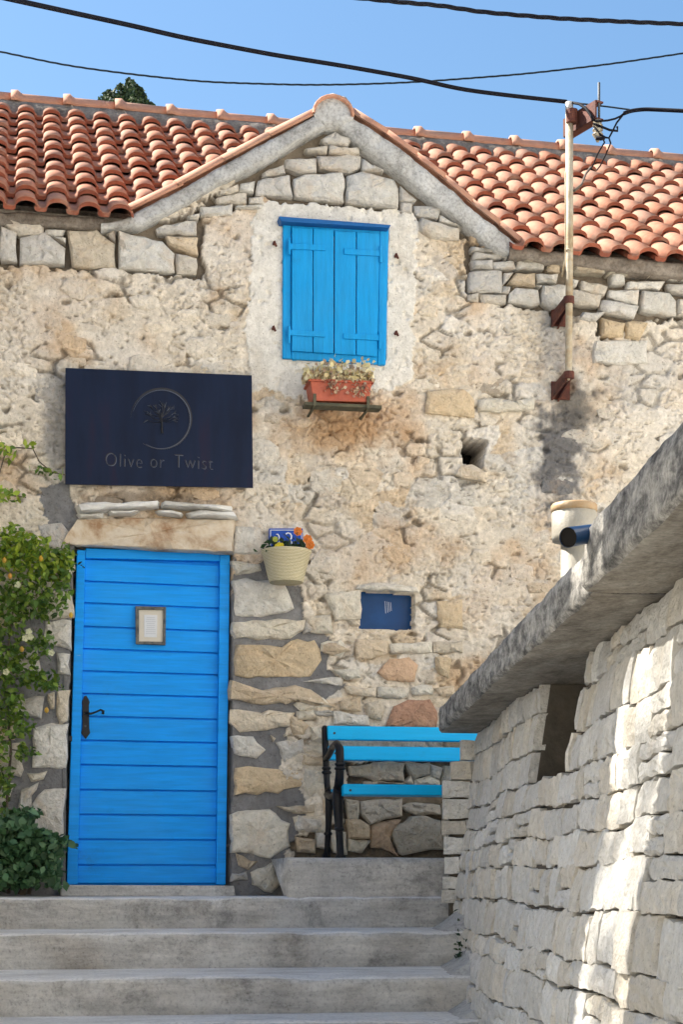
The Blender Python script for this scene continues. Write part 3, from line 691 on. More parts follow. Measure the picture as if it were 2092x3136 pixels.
block('threshold', [(140, 2031), (536, 2031), (540, 2056), (138, 2056)], -0.10, 0.3, M['step'], house, 0.003)

# --- door
DY = 0.09
door = empty('door'); door.parent = house; door['label'] = 'blue plank door of wide horizontal boards'
def lx(v): return np.interp(v, [1262, 2030], [195, 177])
def rx(v): return np.interp(v, [1262, 2030], [505, 496])
block('frame', [(177, 1262), (196, 1263), (178, 2030), (153, 2030)], DY-0.05, DY+0.06, M['door'], door, 0, 0.004)
block('frame', [(505, 1273), (528, 1274), (518, 2030), (496, 2030)], DY-0.05, DY+0.06, M['door'], door, 0, 0.004)
block('frame', [(196.5, 1258), (504.5, 1268), (504.5, 1288), (196.5, 1281)], DY-0.045, DY+0.06, M['door'], door, 0, 0.004)
gr = [1282, 1334, 1384, 1438, 1489, 1540, 1592, 1644, 1699, 1755, 1812, 1869, 1926, 1985, 2028]
for i in range(14):
    a, b_ = gr[i]+1.8, gr[i+1]-1.8
    sl_ = lambda v: (2020-v)*0.000032*310*2.0
    block('plank', [(lx(a)+0.6, a), (rx(a)-0.6, a+sl_(a)), (rx(b_)-0.6, b_+sl_(b_)), (lx(b_)+0.6, b_)], DY-0.012, DY+0.03, M['door'], door, 0, 0.004)
block('door_back', [(176, 1262), (526, 1270), (516, 2032), (155, 2032)], DY+0.012, DY+0.08, M['door'], door)
# handle: long black plate with pointed ends and lever
hp = [(193, 1598), (198, 1596), (203, 1604), (206, 1612), (204, 1618), (205, 1672), (207, 1682), (201, 1690), (197, 1696), (192, 1690), (186, 1682), (189, 1672), (189, 1618), (187, 1611), (191, 1604)]
hd = block('handle', hp, DY-0.024, DY-0.008, M['iron'], door, 0, 0.002); hd.name = 'handle_plate'
pp = [fp(197, 1637, DY-0.02), fp(198, 1637, DY-0.06), fp(208, 1638, DY-0.075), fp(220, 1634, DY-0.075), fp(231, 1629, DY-0.075), fp(237, 1632, DY-0.075), fp(236, 1639, DY-0.072)]
MB().tube(pp, [0.008, 0.008, 0.007, 0.0055, 0.0065, 0.009, 0.009], 8).build('handle', M['iron'], door, True)
MB().tube([fp(196, 1666, DY-0.022), fp(196, 1666, DY-0.03)], 0.007, 10).build('keyhole', M['galv'], door)
block('hinge', [(155, 1688), (166, 1688), (165, 1702), (154, 1702)], DY-0.065, DY-0.048, M['iron'], door)
block('reveal_board', [(145, 1500), (153, 1500), (150, 2030), (140, 2030)], 0.0, 0.1, M['greymortar'], house)

# framed notice on the door
fr = empty('notice_frame', fp(345, 1480, DY-0.03)); tag(fr, 'small grey wooden frame with a paper notice hung on the blue door', 'picture frame')
o4 = [(311, 1391), (381, 1393), (380, 1480), (312, 1478)]; i4 = [(319, 1399), (375, 1400), (374, 1473), (319, 1472)]
fy0, fy1 = DY-0.040, DY-0.012
mbf = MB()
for k in range(4):
    j = (k+1) % 4; q = [fp(*o4[k], fy0), fp(*o4[j], fy0), fp(*i4[j], fy0), fp(*i4[k], fy0)]
    mbf = MB(); mbf.hexa(q[::-1], [Vector((p.x, fy1, p.z)) for p in q][::-1]); mbf.build('frame_bar', M['frame'], fr, bevel=0.002)
block('mount', i4, fy0+0.012, fy1, M['mat_board'], fr, 0, 0)
block('paper', [(331, 1411), (361, 1412), (360, 1463), (331, 1462)], fy0+0.009, fy1-0.002, M['paper'], fr, 0, 0)
mbt = MB()
for k in range(9):
    v = 1417+k*4.6; wdt = random.uniform(8, 12)
    q = [fp(346-wdt, v, fy0+0.0085), fp(346+wdt, v+0.2, fy0+0.0085), fp(346+wdt, v+1.3, fy0+0.0085), fp(346-wdt, v+1.1, fy0+0.0085)]
    mbt.add(q[::-1], [(0, 1, 2, 3)])
m_ = paint('print_grey', (0.42, 0.44, 0.48), 0.8, 0.02); mbt.build('print', m_, fr)

# --- shuttered window
win = empty('shuttered_window'); win.parent = house; win['label'] = 'closed bright blue board shutters in a blue frame'
block('frame', [(650, 512), (669, 513), (669, 824), (649, 823)], -0.035, 0.06, M['shutter'], win)
block('frame', [(872, 521), (893, 522), (886, 838), (867, 838)], -0.035, 0.06, M['shutter'], win)
block('frame', [(669.5, 513), (871.5, 521), (871.5, 538), (669.5, 526)], -0.034, 0.06, M['shutter'], win)
block('frame', [(669.5, 806), (866.5, 815), (866.5, 837), (669.5, 825)], -0.034, 0.06, M['shutter'], win)
block('drip_board', [(640, 497), (898, 517), (894, 524), (645, 509)], -0.10, 0.02, M['shutterdark'], win, 0, 0.004)
for pts in ([(670.5, 523), (718.2, 525.5), (717.6, 809), (670, 806)], [(720, 525.5), (766.2, 529), (765.6, 812), (719.4, 809)], [(769, 531), (817.4, 533.5), (816.8, 815), (768, 812.5)], [(819.6, 533.5), (872, 537), (866.5, 819), (819, 815.5)]):
    block('shutter_board', pts, -0.052, -0.03, M['shutter'], win, 0, 0.003)
for pts in ([(664, 559), (747, 563), (747, 576), (664, 572)], [(790, 571), (876, 576), (876, 589), (790, 584)], [(664, 757), (747, 761), (747, 774), (664, 770)], [(789, 765), (873, 769), (873, 782), (789, 778)]):
    block('batten', pts, -0.062, -0.045, M['shutter'], win, 0, 0.002)
for u, v in ((664, 566), (664, 768), (874, 584), (872, 782)):
    MB().tube([fp(u, v-18, -0.06), fp(u, v+20, -0.06)], 0.0085, 10).build('hinge', M['shutter'], win)
MB().tube([fp(871, 797, -0.05), fp(871, 800, -0.056), fp(872, 806, -0.056), fp(869, 808, -0.056), fp(868, 803, -0.056)], 0.003, 6).build('hook', M['shutter'], win)
for u, v in ((628, 563), (626, 757), (907, 591), (907, 768)):
    q = fp(u, v, 0); mbk = MB(); mbk.tube([q+Vector((0, 0.02, 0)), q+Vector((0, -0.03, 0))], 0.010, 8); mbk.tube([q+Vector((0, -0.03, 0.012)), q+Vector((0.012, -0.034, -0.02))], 0.008, 6)
    mbk.build('shutter_stay', M['rust'], house)
# --- small navy window and the hole
wp_ = block('small_window', [(822, 1350), (955, 1358), (953, 1450), (820, 1446)], 0.085, 0.12, M['navy'], house)
wp_['label'] = 'small navy painted window panel sunk in the rubble'
for k, u in enumerate((884, 889, 893, 897)):
    MB().tube([fp(u, 1380+k, 0.084), fp(u+1.5, 1408-k*2, 0.084)], 0.0012, 5).build('scratch', M['white'], house)
roughblock('window_lintel', [(812, 1352), (822, 1342), (880, 1338), (955, 1348), (962, 1362), (890, 1357), (822, 1354)], 0.0, 0.03, (0.60, 0.56, 0.49), house)
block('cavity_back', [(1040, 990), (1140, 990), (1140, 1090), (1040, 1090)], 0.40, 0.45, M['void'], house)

# --- eaves, roof
YE = -0.13
zl = fp(75, 492, YE); zr_ = fp(1360, 594, YE)
def zeave(x): return zl.z+(zr_.z-zl.z)*(x-zl.x)/(zr_.x-zl.x)
PITCH = 0.62
dlo, dhi = 0.5, 8
xref = zl.x
for _ in range(50):
    dm = (dlo+dhi)/2
    # point of the roof plane that shows on column 80 at horizontal distance dm from the eave
    p = fp(80, 300, YE+dm); vv = proj((p.x, YE+dm, zeave(p.x)+PITCH*dm))[1]
    if vv > 262: dlo = dm
    else: dhi = dm
DR = dm; YR = YE+DR
roof = empty('roof'); roof.parent = house; roof['label'] = 'sloping roof of curved terracotta tiles with mortared ridge'
NROW = 10; SLEN = DR*math.sqrt(1+PITCH**2); EXPO = SLEN/NROW
print('ROOF depth', DR, 'exposure', EXPO, 'zeave', zl.z, zr_.z)
TW = 0.184
def tile_mesh(name='roof_tile'):
    # profile across: flat pan then barrel; length along +Y (up-slope), thickness
    prof = [(-0.5*TW-0.012, 0.012), (-0.5*TW, 0.002), (-0.24*TW, 0.0), (-0.19*TW, 0.008)]
    cx, r = 0.165*TW, 0.345*TW
    for k in range(9):
        a = math.pi*(1-k/8); prof.append((cx+r*math.cos(a), 0.012+0.045*math.sin(a)**0.85 if 0 < k < 8 else 0.012))
    prof.append((cx+r+0.012, 0.004))
    L = EXPO*1.14; t = 0.023; n = len(prof); V = []
    for y, dz in ((0, 0.036), (L, 0.0)):
        s = 1.0 if y == 0 else 0.97
        for x, z in prof: V.append((x*s, y, z+dz))
    for y, dz in ((0.0, 0.036), (L, 0.0)):
        s = 1.0 if y == 0 else 0.97
        for x, z in prof: V.append((x*s, y, z+dz-t))
    F = []; mi = []
    for i in range(n-1):
        F.append((i, i+1, n+i+1, n+i)); mi.append(0)
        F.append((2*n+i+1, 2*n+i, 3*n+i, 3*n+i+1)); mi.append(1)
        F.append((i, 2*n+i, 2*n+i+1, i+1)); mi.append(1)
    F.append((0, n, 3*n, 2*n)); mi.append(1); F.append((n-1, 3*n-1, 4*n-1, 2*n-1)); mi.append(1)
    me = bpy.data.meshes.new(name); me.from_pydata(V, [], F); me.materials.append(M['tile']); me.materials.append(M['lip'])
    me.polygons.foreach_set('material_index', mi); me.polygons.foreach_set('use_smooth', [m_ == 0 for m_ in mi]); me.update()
    return me
TM = [tile_mesh() for _ in range(1)]
xL = fp(297, 515, 0).x; xR = fp(1195, 585, 0).x; xA = fp(767, 262, 0).x; zA = fp(767, 285, 0).z
yV = YE+(zA-zeave(xA))/PITCH
ang = math.atan(PITCH)
def in_dormer(x, y):
    if y > yV+0.05: return False
    t = max(0, (y-0.0)/(yV-0.0)); a = xL+(xA-xL)*t; b_ = xR+(xA-xR)*t
    return a+0.03 < x < b_-0.03
def place_tiles(xstart, ks, cond):
    for k in ks:
        x = xstart+k*TW
        for r in range(NROW):
            s = r*EXPO; y = YE+s*math.cos(ang); z = zeave(x)+s*math.sin(ang)
            if not cond(x) or in_dormer(x, y): continue
            o = bpy.data.objects.new('roof_tile', TM[0]); col.objects.link(o); o.parent = roof
            o.location = (x+random.uniform(-0.004, 0.004), y+random.uniform(-0.006, 0.006), z+random.uniform(-0.002, 0.003))
            o.rotation_euler = (ang+random.uniform(-0.012, 0.012), random.uniform(-0.016, 0.016), random.uniform(-0.013, 0.013))
x0 = fp(133, 480, YE).x-0.155*TW
place_tiles(x0, range(-3, 16), lambda x: x < xA)
x1 = fp(1420, 590, YE).x-0.155*TW
place_tiles(x1, range(-17, 13), lambda x: x >= xA+0.02)
# roof deck under the tiles and rear slope
mb = MB()
def quadbox(a, b_, c, d, th=0.05):
    n = (b_-a).cross(d-a).normalized()
    mb.hexa([a, b_, c, d], [p-n*th for p in (a, b_, c, d)])
xl_, xr_2 = -3.35, 5.6
quadbox(Vector((xl_, 0.16, zeave(xl_)-0.03+PITCH*0.29)), Vector((xr_2, 0.16, zeave(xr_2)-0.03+PITCH*0.29)), Vector((xr_2, YR, zeave(xr_2)+PITCH*DR-0.04)), Vector((xl_, YR, zeave(xl_)+PITCH*DR-0.04)), 0.03)
quadbox(Vector((xr_2, YR+DR, zeave(xr_2)-0.02)), Vector((xl_, YR+DR, zeave(xl_)-0.02)), Vector((xl_, YR, zeave(xl_)+PITCH*DR-0.02)), Vector((xr_2, YR, zeave(xr_2)+PITCH*DR-0.02)), 0.03)
mb.build('roof_deck', M['ridgemortar'], roof)
# ridge caps
def cap_mesh(L, r, collar=True, th=0.016, up=1.0):
    n = 10; secs = [(0, r*1.22), (0.05, r*1.28), (0.075, r*1.05), (0.09, r), (L, r*0.96)] if collar else [(0, r*1.04), (L+0.03, r*0.94)]
    V = []; F = []
    for k, (x, rr) in enumerate(secs):
        for i in range(n+1):
            a = math.pi*i/n; V.append((x, -rr*math.cos(a), rr*math.sin(a)*up))
    m = len(secs)
    for k, (x, rr) in enumerate(secs):
        for i in range(n+1):
            a = math.pi*i/n; V.append((x, -(rr-th)*math.cos(a), (rr-th)*math.sin(a)*up))
    w_ = n+1; o = m*w_
    for k in range(m-1):
        for i in range(n):
            F.append((k*w_+i, (k+1)*w_+i, (k+1)*w_+i+1, k*w_+i+1)); F.append((o+k*w_+i, o+k*w_+i+1, o+(k+1)*w_+i+1, o+(k+1)*w_+i))
    for i in range(n):
        F.append((i, i+1, o+i+1, o+i)); e = (m-1)*w_; F.append((e+i, o+e+i, o+e+i+1, e+i+1))
    for i in (0, n):
        for k in range(m-1):
            F.append((k*w_+i, o+k*w_+i, o+(k+1)*w_+i, (k+1)*w_+i))
    me = bpy.data.meshes.new('ridge_tile'); me.from_pydata(V, [], F); me.materials.append(M['cap']); me.update()
    me.polygons.foreach_set('use_smooth', [True]*len(F)); return me
RL = 0.385
RM = cap_mesh(RL, 0.088)
xr0 = fp(25, 240, YR).x
zrg = lambda x: zeave(x)+PITCH*DR+0.045
sl_x = math.atan((zr_.z-zl.z)/(zr_.x-zl.x))
for k in range(-2, 18):
    x = xr0+k*RL
    o = link('ridge_tile', RM, roof); o.location = (x, YR, zrg(x)+random.uniform(-0.006, 0.006)); o.rotation_euler = (0, -sl_x+random.uniform(-0.012, 0.012), random.uniform(-0.01, 0.01))
# chimney at the left end of the roof, unseen, added to keep stray sun off the wall
m1 = MB(); m1.box((-3.1, 0.45, 4.7), (0.5, 0.75, 1.9)); m1.build('shade_chimney', M['render'], roof)
m1 = MB(); m1.box((-3.1, 0.45, 5.69), (0.6, 0.85, 0.08)); m1.build('shade_chimney_cap', M['band'], roof)
# ridge mortar bed
xs = np.linspace(-3.3, 5.5, 420); V = []; prof = [(-0.145, -0.125), (-0.125, -0.06), (-0.10, -0.015), (-0.078, 0.01), (0.0, 0.02), (0.09, 0.0), (0.15, -0.12)]
for j, (py, pz) in enumerate(prof):
    nn = fbm(xs, np.full(len(xs), j*0.37), 9, 4, 301)-0.5; n2 = fbm(xs, np.full(len(xs), j*0.9), 30, 3, 305)-0.5
    for i, x in enumerate(xs): V.append((x, YR+py+0.03*nn[i]+0.02*n2[i], zrg(x)+pz+0.02*nn[i]+0.015*n2[i]))
nx_ = len(xs); F = [(j*nx_+i, j*nx_+i+1, (j+1)*nx_+i+1, (j+1)*nx_+i) for j in range(len(prof)-1) for i in range(nx_-1)]
mesh_obj('ridge_mortar', V, F, M['ridgemortar'], roof, True)
# eave cornice under the tiles
def strip_band(name, top, bot, y0, y1, mat, parent, n=60, amp=0.006, seed=400):
    """rough solid band between two polylines of photo points, front at y0, back at y1"""
    def res(pl):
        d = [0]
        for i in range(1, len(pl)): d.append(d[-1]+math.hypot(pl[i][0]-pl[i-1][0], pl[i][1]-pl[i-1][1]))
        t = np.linspace(0, d[-1], n); return np.interp(t, d, [p[0] for p in pl]), np.interp(t, d, [p[1] for p in pl])
    tu, tv = res(top); bu_, bv = res(bot); V = []; rows = 6
    for i in range(n):
        a = fp(tu[i], tv[i], y0); b_ = fp(bu_[i], bv[i], y0)
        ring = [Vector((a.x, y1, a.z))]+[a.lerp(b_, k/(rows-1)) for k in range(rows)]+[Vector((b_.x, y1, b_.z))]
        for k, p in enumerate(ring):
            nn = fbm(np.array([p.x]), np.array([p.z+k*0.01]), 14, 4, seed)[0]-0.5; n2 = fbm(np.array([p.x]), np.array([p.z]), 50, 2, seed+9)[0]-0.5
            q = p.copy()
            if 0 < k < len(ring)-1: q.y += -amp*4*nn-amp*1.5*n2
            if k == 1: q.y += 0.008
            if k in (0, 1): q.z += amp*2*nn
            if k == len(ring)-2: q.y += 0.008; q.z += amp*3*nn
            V.append(q)
    m = rows+2; F = [(i*m+k, i*m+k+1, (i+1)*m+k+1, (i+1)*m+k) for i in range(n-1) for k in range(m-1)]
    F += [tuple(range(m)), tuple((n-1)*m+k for k in range(m-1, -1, -1))]
    return mesh_obj(name, V, F, mat, parent, True)
gable = empty('gable_barge'); gable.parent = house; gable['label'] = 'pale rendered barge band edging the small gable'
LT = [(232, 512), (268, 508), (300, 496), (312, 487), (400, 442), (505, 384), (615, 324), (690, 285), (724, 268)]
LB = [(232, 526), (285, 523), (320, 520), (352, 505), (410, 476), (500, 424), (580, 388), (650, 348), (715, 308), (764, 284)]
RT = [(810, 272), (850, 296), (890, 322), (940, 358), (990, 398), (1040, 440), (1085, 480), (1140, 523), (1202, 574)]
RB = [(766, 284), (790, 300), (830, 336), (910, 393), (1010, 471), (1090, 536), (1145, 580), (1200, 592)]
strip_band('barge_band', LT, LB, -0.07, 0.12, M['band'], gable, 70, 0.006, 410)
strip_band('barge_band', RT, RB, -0.07, 0.12, M['band'], gable, 70, 0.006, 430)
strip_band('peak_block', [(718, 262), (722, 238), (736, 222), (765, 214), (795, 222), (808, 238), (812, 266)], [(724, 272), (735, 282), (745, 290), (765, 292), (785, 290), (798, 284), (812, 274)], -0.075, 0.2, M['band'], gable, 30, 0.004, 450)
strip_band('eave_cornice', [(-60, 484), (100, 491), (240, 503)], [(-60, 512), (100, 518), (240, 528)], -0.04, 0.1, M['ridgemortar'], house, 40, 0.006, 460)
strip_band('eave_cornice', [(1170, 566), (1300, 580), (1450, 593), (1640, 610)], [(1170, 592), (1300, 606), (1450, 626), (1640, 640)], -0.08, 0.1, M['ridgemortar'], house, 60, 0.006, 470)
for a in ([(1310, 606), (1385, 612), (1386, 634), (1312, 628)], [(1388, 612), (1480, 618), (1478, 634), (1390, 634)], [(1484, 618), (1568, 626), (1568, 640), (1486, 638)], [(1190, 592), (1300, 604), (1300, 614), (1200, 606)]):
    roughblock('eave_slab', a, 0.0, 0.06, (0.42, 0.38, 0.31), house)
# rake caps
def rake(pts, n, rev=False):
    d = [0]
    P3 = [fp(u, v, 0.0) for u, v in pts]
    for i in range(1, len(P3)): d.append(d[-1]+(P3[i]-P3[i-1]).length)
    def pos(t):
        for i in range(1, len(P3)):
            if t <= d[i] or i == len(P3)-1: return P3[i-1].lerp(P3[i], (t-d[i-1])/(d[i]-d[i-1]))
    L = d[-1]/n
    me = cap_mesh(L, 0.062, False, 0.016, 0.85)
    for k in range(n):
        a, b_ = pos(k*L), pos((k+1)*L); dr = (b_-a).normalized()
        o = link('rake_tile', me, gable)
        X_ = dr; Y_ = Vector((0, 1, 0)); Z_ = X_.cross(Y_)
        if Z_.z < 0: Y_ = -Y_; Z_ = -Z_
        Mx = Matrix((X_, Y_, Z_)).transposed().to_4x4(); Mx.translation = a+Vector((0, -0.015, -0.012))+Z_*0.004*random.uniform(-1, 1)
        tilt = Quaternion(Y_, math.copysign(0.05, 1)*(1 if Y_.y < 0 else 1)).to_matrix().to_4x4()
        o.matrix_world = Mx; o.matrix_parent_inverse = Matrix.Identity(4)
rake([(300, 489), (400, 440), (505, 382), (615, 322), (724, 267)], 4)
rake([(1200, 573), (1140, 522), (1085, 479), (990, 397), (890, 321), (812, 271)], 6)
o = link('peak_tile', cap_mesh(0.42, 0.125, False, 0.018, 0.92), gable)
pk = fp(766, 262, -0.1); o.matrix_world = Matrix.Translation(pk) @ Matrix.Rotation(R(90), 4, 'Z')
# dormer slopes behind the barge
mb = MB(); zd = zA+0.08
quadbox(Vector((xL-0.05, -0.0, zeave(xL)+0.04)), Vector((xA, -0.0, zd)), Vector((xA, yV+0.25, zd)), Vector((xL-0.05, 0.15, zeave(xL)+0.04)), 0.04)
quadbox(Vector((xA, -0.0, zd)), Vector((xR+0.05, -0.0, zeave(xR)+0.04)), Vector((xR+0.05, 0.15, zeave(xR)+0.04)), Vector((xA, yV+0.25, zd)), 0.04)
mb.build('gable_roof_slope', M['cap'], gable)

# ------------------------------------------------------------------ bench plinth
mbp = MB()
pf = -0.73; ztop = 0.232
nxp = 60; xs = np.linspace(fp(662, 2000, pf).x, 1.75, nxp); prof = [(0.0, ztop), (pf+0.2, ztop), (pf+0.03, ztop), (pf+0.004, ztop-0.012), (pf, ztop-0.05), (pf-0.002, 0.12), (pf-0.004, 0.05), (pf-0.004, -0.06)]
V = []
for j, (py, pz) in enumerate(prof):
    nn = fbm(xs, np.full(nxp, j*0.41), 6, 5, 501)-0.5
    for i, x in enumerate(xs): V.append((x, py+(0.02*nn[i] if j > 1 else 0), pz+(0.008*nn[i] if 0 < j < 5 else 0)))
F = [(j*nxp+i, (j+1)*nxp+i, (j+1)*nxp+i+1, j*nxp+i+1) for j in range(len(prof)-1) for i in range(nxp-1)]
F.append(tuple(j*nxp for j in range(len(prof)-1, -1, -1)))
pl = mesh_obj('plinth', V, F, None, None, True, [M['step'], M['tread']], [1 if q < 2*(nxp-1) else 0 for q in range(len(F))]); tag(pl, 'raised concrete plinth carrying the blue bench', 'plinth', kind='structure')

# ------------------------------------------------------------------ bench
bx = fp(750, 1900, -0.17).x; by_r, by_f = -0.17, -0.60
bench = empty('bench', (bx, by_f, ztop)); tag(bench, 'bright blue slatted bench with black cast iron ends against the rubble', 'bench')
def side(xb, parent):
    Vv = lambda y, z: Vector((xb, y*1.16+0.018, ztop+z))
    z_ = lambda v, t=10.75: (VH-v)/FD*t+EYE-ztop
    m1 = MB()
    m1.tube([Vv(-0.10, 0.80), Vv(-0.105, 0.79), Vv(-0.13, 0.62), Vv(-0.175, 0.45), Vv(-0.20, 0.40)], [0.016, 0.021, 0.020, 0.019, 0.020], 10)
    m1.tube([Vv(-0.20, 0.41), Vv(-0.24, 0.33), Vv(-0.22, 0.20), Vv(-0.17, 0.06), Vv(-0.15, 0.0)], [0.022, 0.024, 0.019, 0.016, 0.030], 10)
    for z, r, y in ((0.545, 0.028, -0.15), (0.52, 0.030, -0.157), (0.15, 0.026, -0.203)): m1.lathe([(r*0.7, -0.012), (r, -0.004), (r, 0.004), (r*0.7, 0.012)], Vv(y, z), 12)
    m1.build('rear_leg', M['iron'], parent, True)
    m2 = MB()
    m2.tube([Vv(-0.13, 0.60), Vv(-0.22, 0.615), Vv(-0.34, 0.655), Vv(-0.47, 0.665), Vv(-0.55, 0.63), Vv(-0.565, 0.55), Vv(-0.55, 0.47), Vv(-0.52, 0.40)], [0.018, 0.019, 0.021, 0.023, 0.025, 0.024, 0.026, 0.030], 10)
    m2.lathe([(0.02, -0.014), (0.031, -0.004), (0.031, 0.004), (0.02, 0.014)], Vv(-0.562, 0.54), 12); m2.lathe([(0.02, -0.014), (0.033, -0.004), (0.033, 0.004), (0.02, 0.014)], Vv(-0.560, 0.515), 12)
    m2.build('armrest', M['iron'], parent, True)
    m3 = MB(); m3.tube([Vv(-0.20, 0.385), Vv(-0.32, 0.365), Vv(-0.44, 0.37), Vv(-0.54, 0.395)], [0.026, 0.022, 0.022, 0.026], 10); m3.build('seat_rail', M['iron'], parent, True)
    m4 = MB(); m4.tube([Vv(-0.52, 0.41), Vv(-0.50, 0.32), Vv(-0.525, 0.20), Vv(-0.56, 0.08), Vv(-0.575, 0.02), Vv(-0.575, 0.0)], [0.032, 0.034, 0.024, 0.021, 0.022, 0.036], 10)
    m4.lathe([(0.018, -0.014), (0.030, -0.004), (0.030, 0.004), (0.018, 0.014)], Vv(-0.543, 0.165), 12); m4.build('front_leg', M['iron'], parent, True)
side(bx, bench); side(bx+1.42, bench)
def slat(y, z, h, th, ti):
    m1 = MB(); m1.box((bx+0.71, y, ztop+z), (1.40, th, h), Matrix.Rotation(ti, 3, 'X')); return m1.build('slat', M['bench'], bench, bevel=0.006)
zb = lambda v, y: fp(880, v, y).z-ztop
for sx in (0.05, 1.37):
    for vv_, yy_ in ((1684, -0.153), (1730, -0.183), (1814, -0.693)):
        q = fp(880, vv_, yy_); MB().tube([(bx+sx, yy_+0.004, q.z), (bx+sx, yy_-0.004, q.z)], 0.007, 8).build('bolt', M['galv'], bench)
slat(-0.135, zb(1684, -0.135), 0.088, 0.03, R(-12)); slat(-0.165, zb(1730, -0.165), 0.088, 0.03, R(-12))
for k, (y, z) in enumerate(((-0.655, 0.405), (-0.535, 0.412), (-0.415, 0.41), (-0.295, 0.405))):
    slat(y, zb(1811, -0.655), 0.034, 0.095, 0) if k else slat(y, zb(1814, -0.655), 0.062, 0.07, R(-8))

# ------------------------------------------------------------------ sign over the door
sg = empty('wall_sign', fp(365, 1115, -0.03)); tag(sg, 'dark navy steel sign plate with tree in ring and lettering above the blue door', 'sign')
SY = -0.065
block('plate', [(150, 845), (578, 862), (581, 1120), (149.5, 1112)], SY, -0.055, M['sign'], sg, 0, 0.001)
for u, v in ((190, 870), (545, 880), (190, 1095), (545, 1100)): MB().tube([fp(u, v, SY+0.005), fp(u, v, 0.03)], 0.012, 8).build('standoff', M['galv'], sg)
cu, cv = 369, 962
rot = math.atan2(12, 430)*0.9
def sgp(du, dv_, y): return fp(cu+du*math.cos(rot)-dv_*math.sin(rot), cv+du*math.sin(rot)+dv_*math.cos(rot), y)
def sgring(a0, a1, R0, wmax, off, y, mat, nm):
    n = 60; V = []
    for i in range(n+1):
        t = i/n; a = a0+(a1-a0)*t; wdt = 0.8+wmax*math.sin(math.pi*min(1, t*1.0))**1.5
        for rr in (R0-wdt/2, R0+wdt/2): V.append(sgp(rr*math.cos(a)+off[0], rr*math.sin(a)+off[1], y))
    F = [(2*i, 2*i+1, 2*i+3, 2*i+2) for i in range(n)]
    o = mesh_obj(nm, V, F, mat); origin_child(o, sg); s_ = o.modifiers.new('s', 'SOLIDIFY'); s_.thickness = 0.002; return o
# ring: starts left, runs over the top and right, thins out at lower left
sgring(R(182), R(485), 69, 6.0, (0, 0), SY-0.0012, M['signcut'], 'ring_groove')
sgring(R(195), R(480), 67, 0.9, (1.4, 1.2), SY-0.0026, M['signglint'], 'ring_glint')
mt = MB(); me_ = MB()
def br(pts, r, y=SY-0.003, mbx=None): (mbx or mt).tube([sgp(a, b_, y) for a, b_ in pts], r, 6)
br([(4, 33), (3, 15), (2, -2), (0, -14)], [0.0075, 0.006, 0.005, 0.003])
random.seed(11)
for k in range(13):
    a = R(-172+k*13.5); L = random.uniform(22, 31); s0 = (2+random.uniform(-1, 1), random.uniform(-8, 8))
    mid = (s0[0]+L*0.55*math.cos(a)*1.25, s0[1]+L*0.5*math.sin(a)+4); end = (s0[0]+L*math.cos(a)*1.35, s0[1]+L*math.sin(a))
    br([s0, mid, end], [0.003, 0.002, 0.001])
    for q in range(5):
        b_ = a+random.uniform(-0.9, 0.9); l2 = random.uniform(5, 11); f = random.uniform(0.5, 1)
        st = (mid[0]+(end[0]-mid[0])*f, mid[1]+(end[1]-mid[1])*f)
        br([st, (st[0]+l2*math.cos(b_), st[1]+l2*math.sin(b_))], [0.0018, 0.0012], SY-0.003, me_ if q % 2 else mt)
mt.build('tree_emblem', M['signcut'], sg); me_.build('tree_glint', M['signglint'], sg)
def text_mesh(body, size, extrude, bev, offset=0.0, spacing=1.0):
    cu_ = bpy.data.curves.new('t', 'FONT'); cu_.body = body; cu_.size = size; cu_.extrude = extrude; cu_.bevel_depth = bev; cu_.offset = offset; cu_.space_character = spacing
    cu_.align_x = 'CENTER'; cu_.align_y = 'CENTER'; cu_.resolution_u = 4
    to = bpy.data.objects.new('t', cu_); col.objects.link(to); bpy.context.view_layer.update()
    me = bpy.data.meshes.new_from_object(to.evaluated_get(bpy.context.evaluated_depsgraph_get())); bpy.data.objects.remove(to); return me
random.seed(7)
px = 10.7/FD
for word, u0, u1 in (('Olive', 242, 325), ('or', 345, 376), ('Twist', 400, 489)):
    for mat, off, dy, nm, sh in ((M['signglint'], -0.0036, 0.0008, 'lettering_glint', 1.6), (M['signcut'], -0.0030, 0.0016, 'lettering', 0)):  # pale shifted copy paints a highlight along the letters
        tm = text_mesh(word, 46*px, 0.0006, 0.0, off, 1.12); tm.materials.append(mat)
        xs_ = [v.co.x for v in tm.vertices]; wdt = max(xs_)-min(xs_); ss = (u1-u0)*px/wdt; ss = min(ss, 1.35); um = (u0+u1)/2
        c = fp(um+sh, 1060+(um-366)*0.025+sh*0.9, SY-dy)
        tm.transform(Matrix.Translation((-(max(xs_)+min(xs_))/2, 0.0, 0)))
        o = link(nm, tm); o.matrix_world = Matrix.Translation(c) @ Matrix.Rotation(R(1.2), 4, 'Y') @ Matrix.Rotation(R(90), 4, 'X') @ Matrix.Diagonal((ss, 1, 1, 1))
        o.parent = sg; o.matrix_parent_inverse = Matrix.Translation(-sg.location)

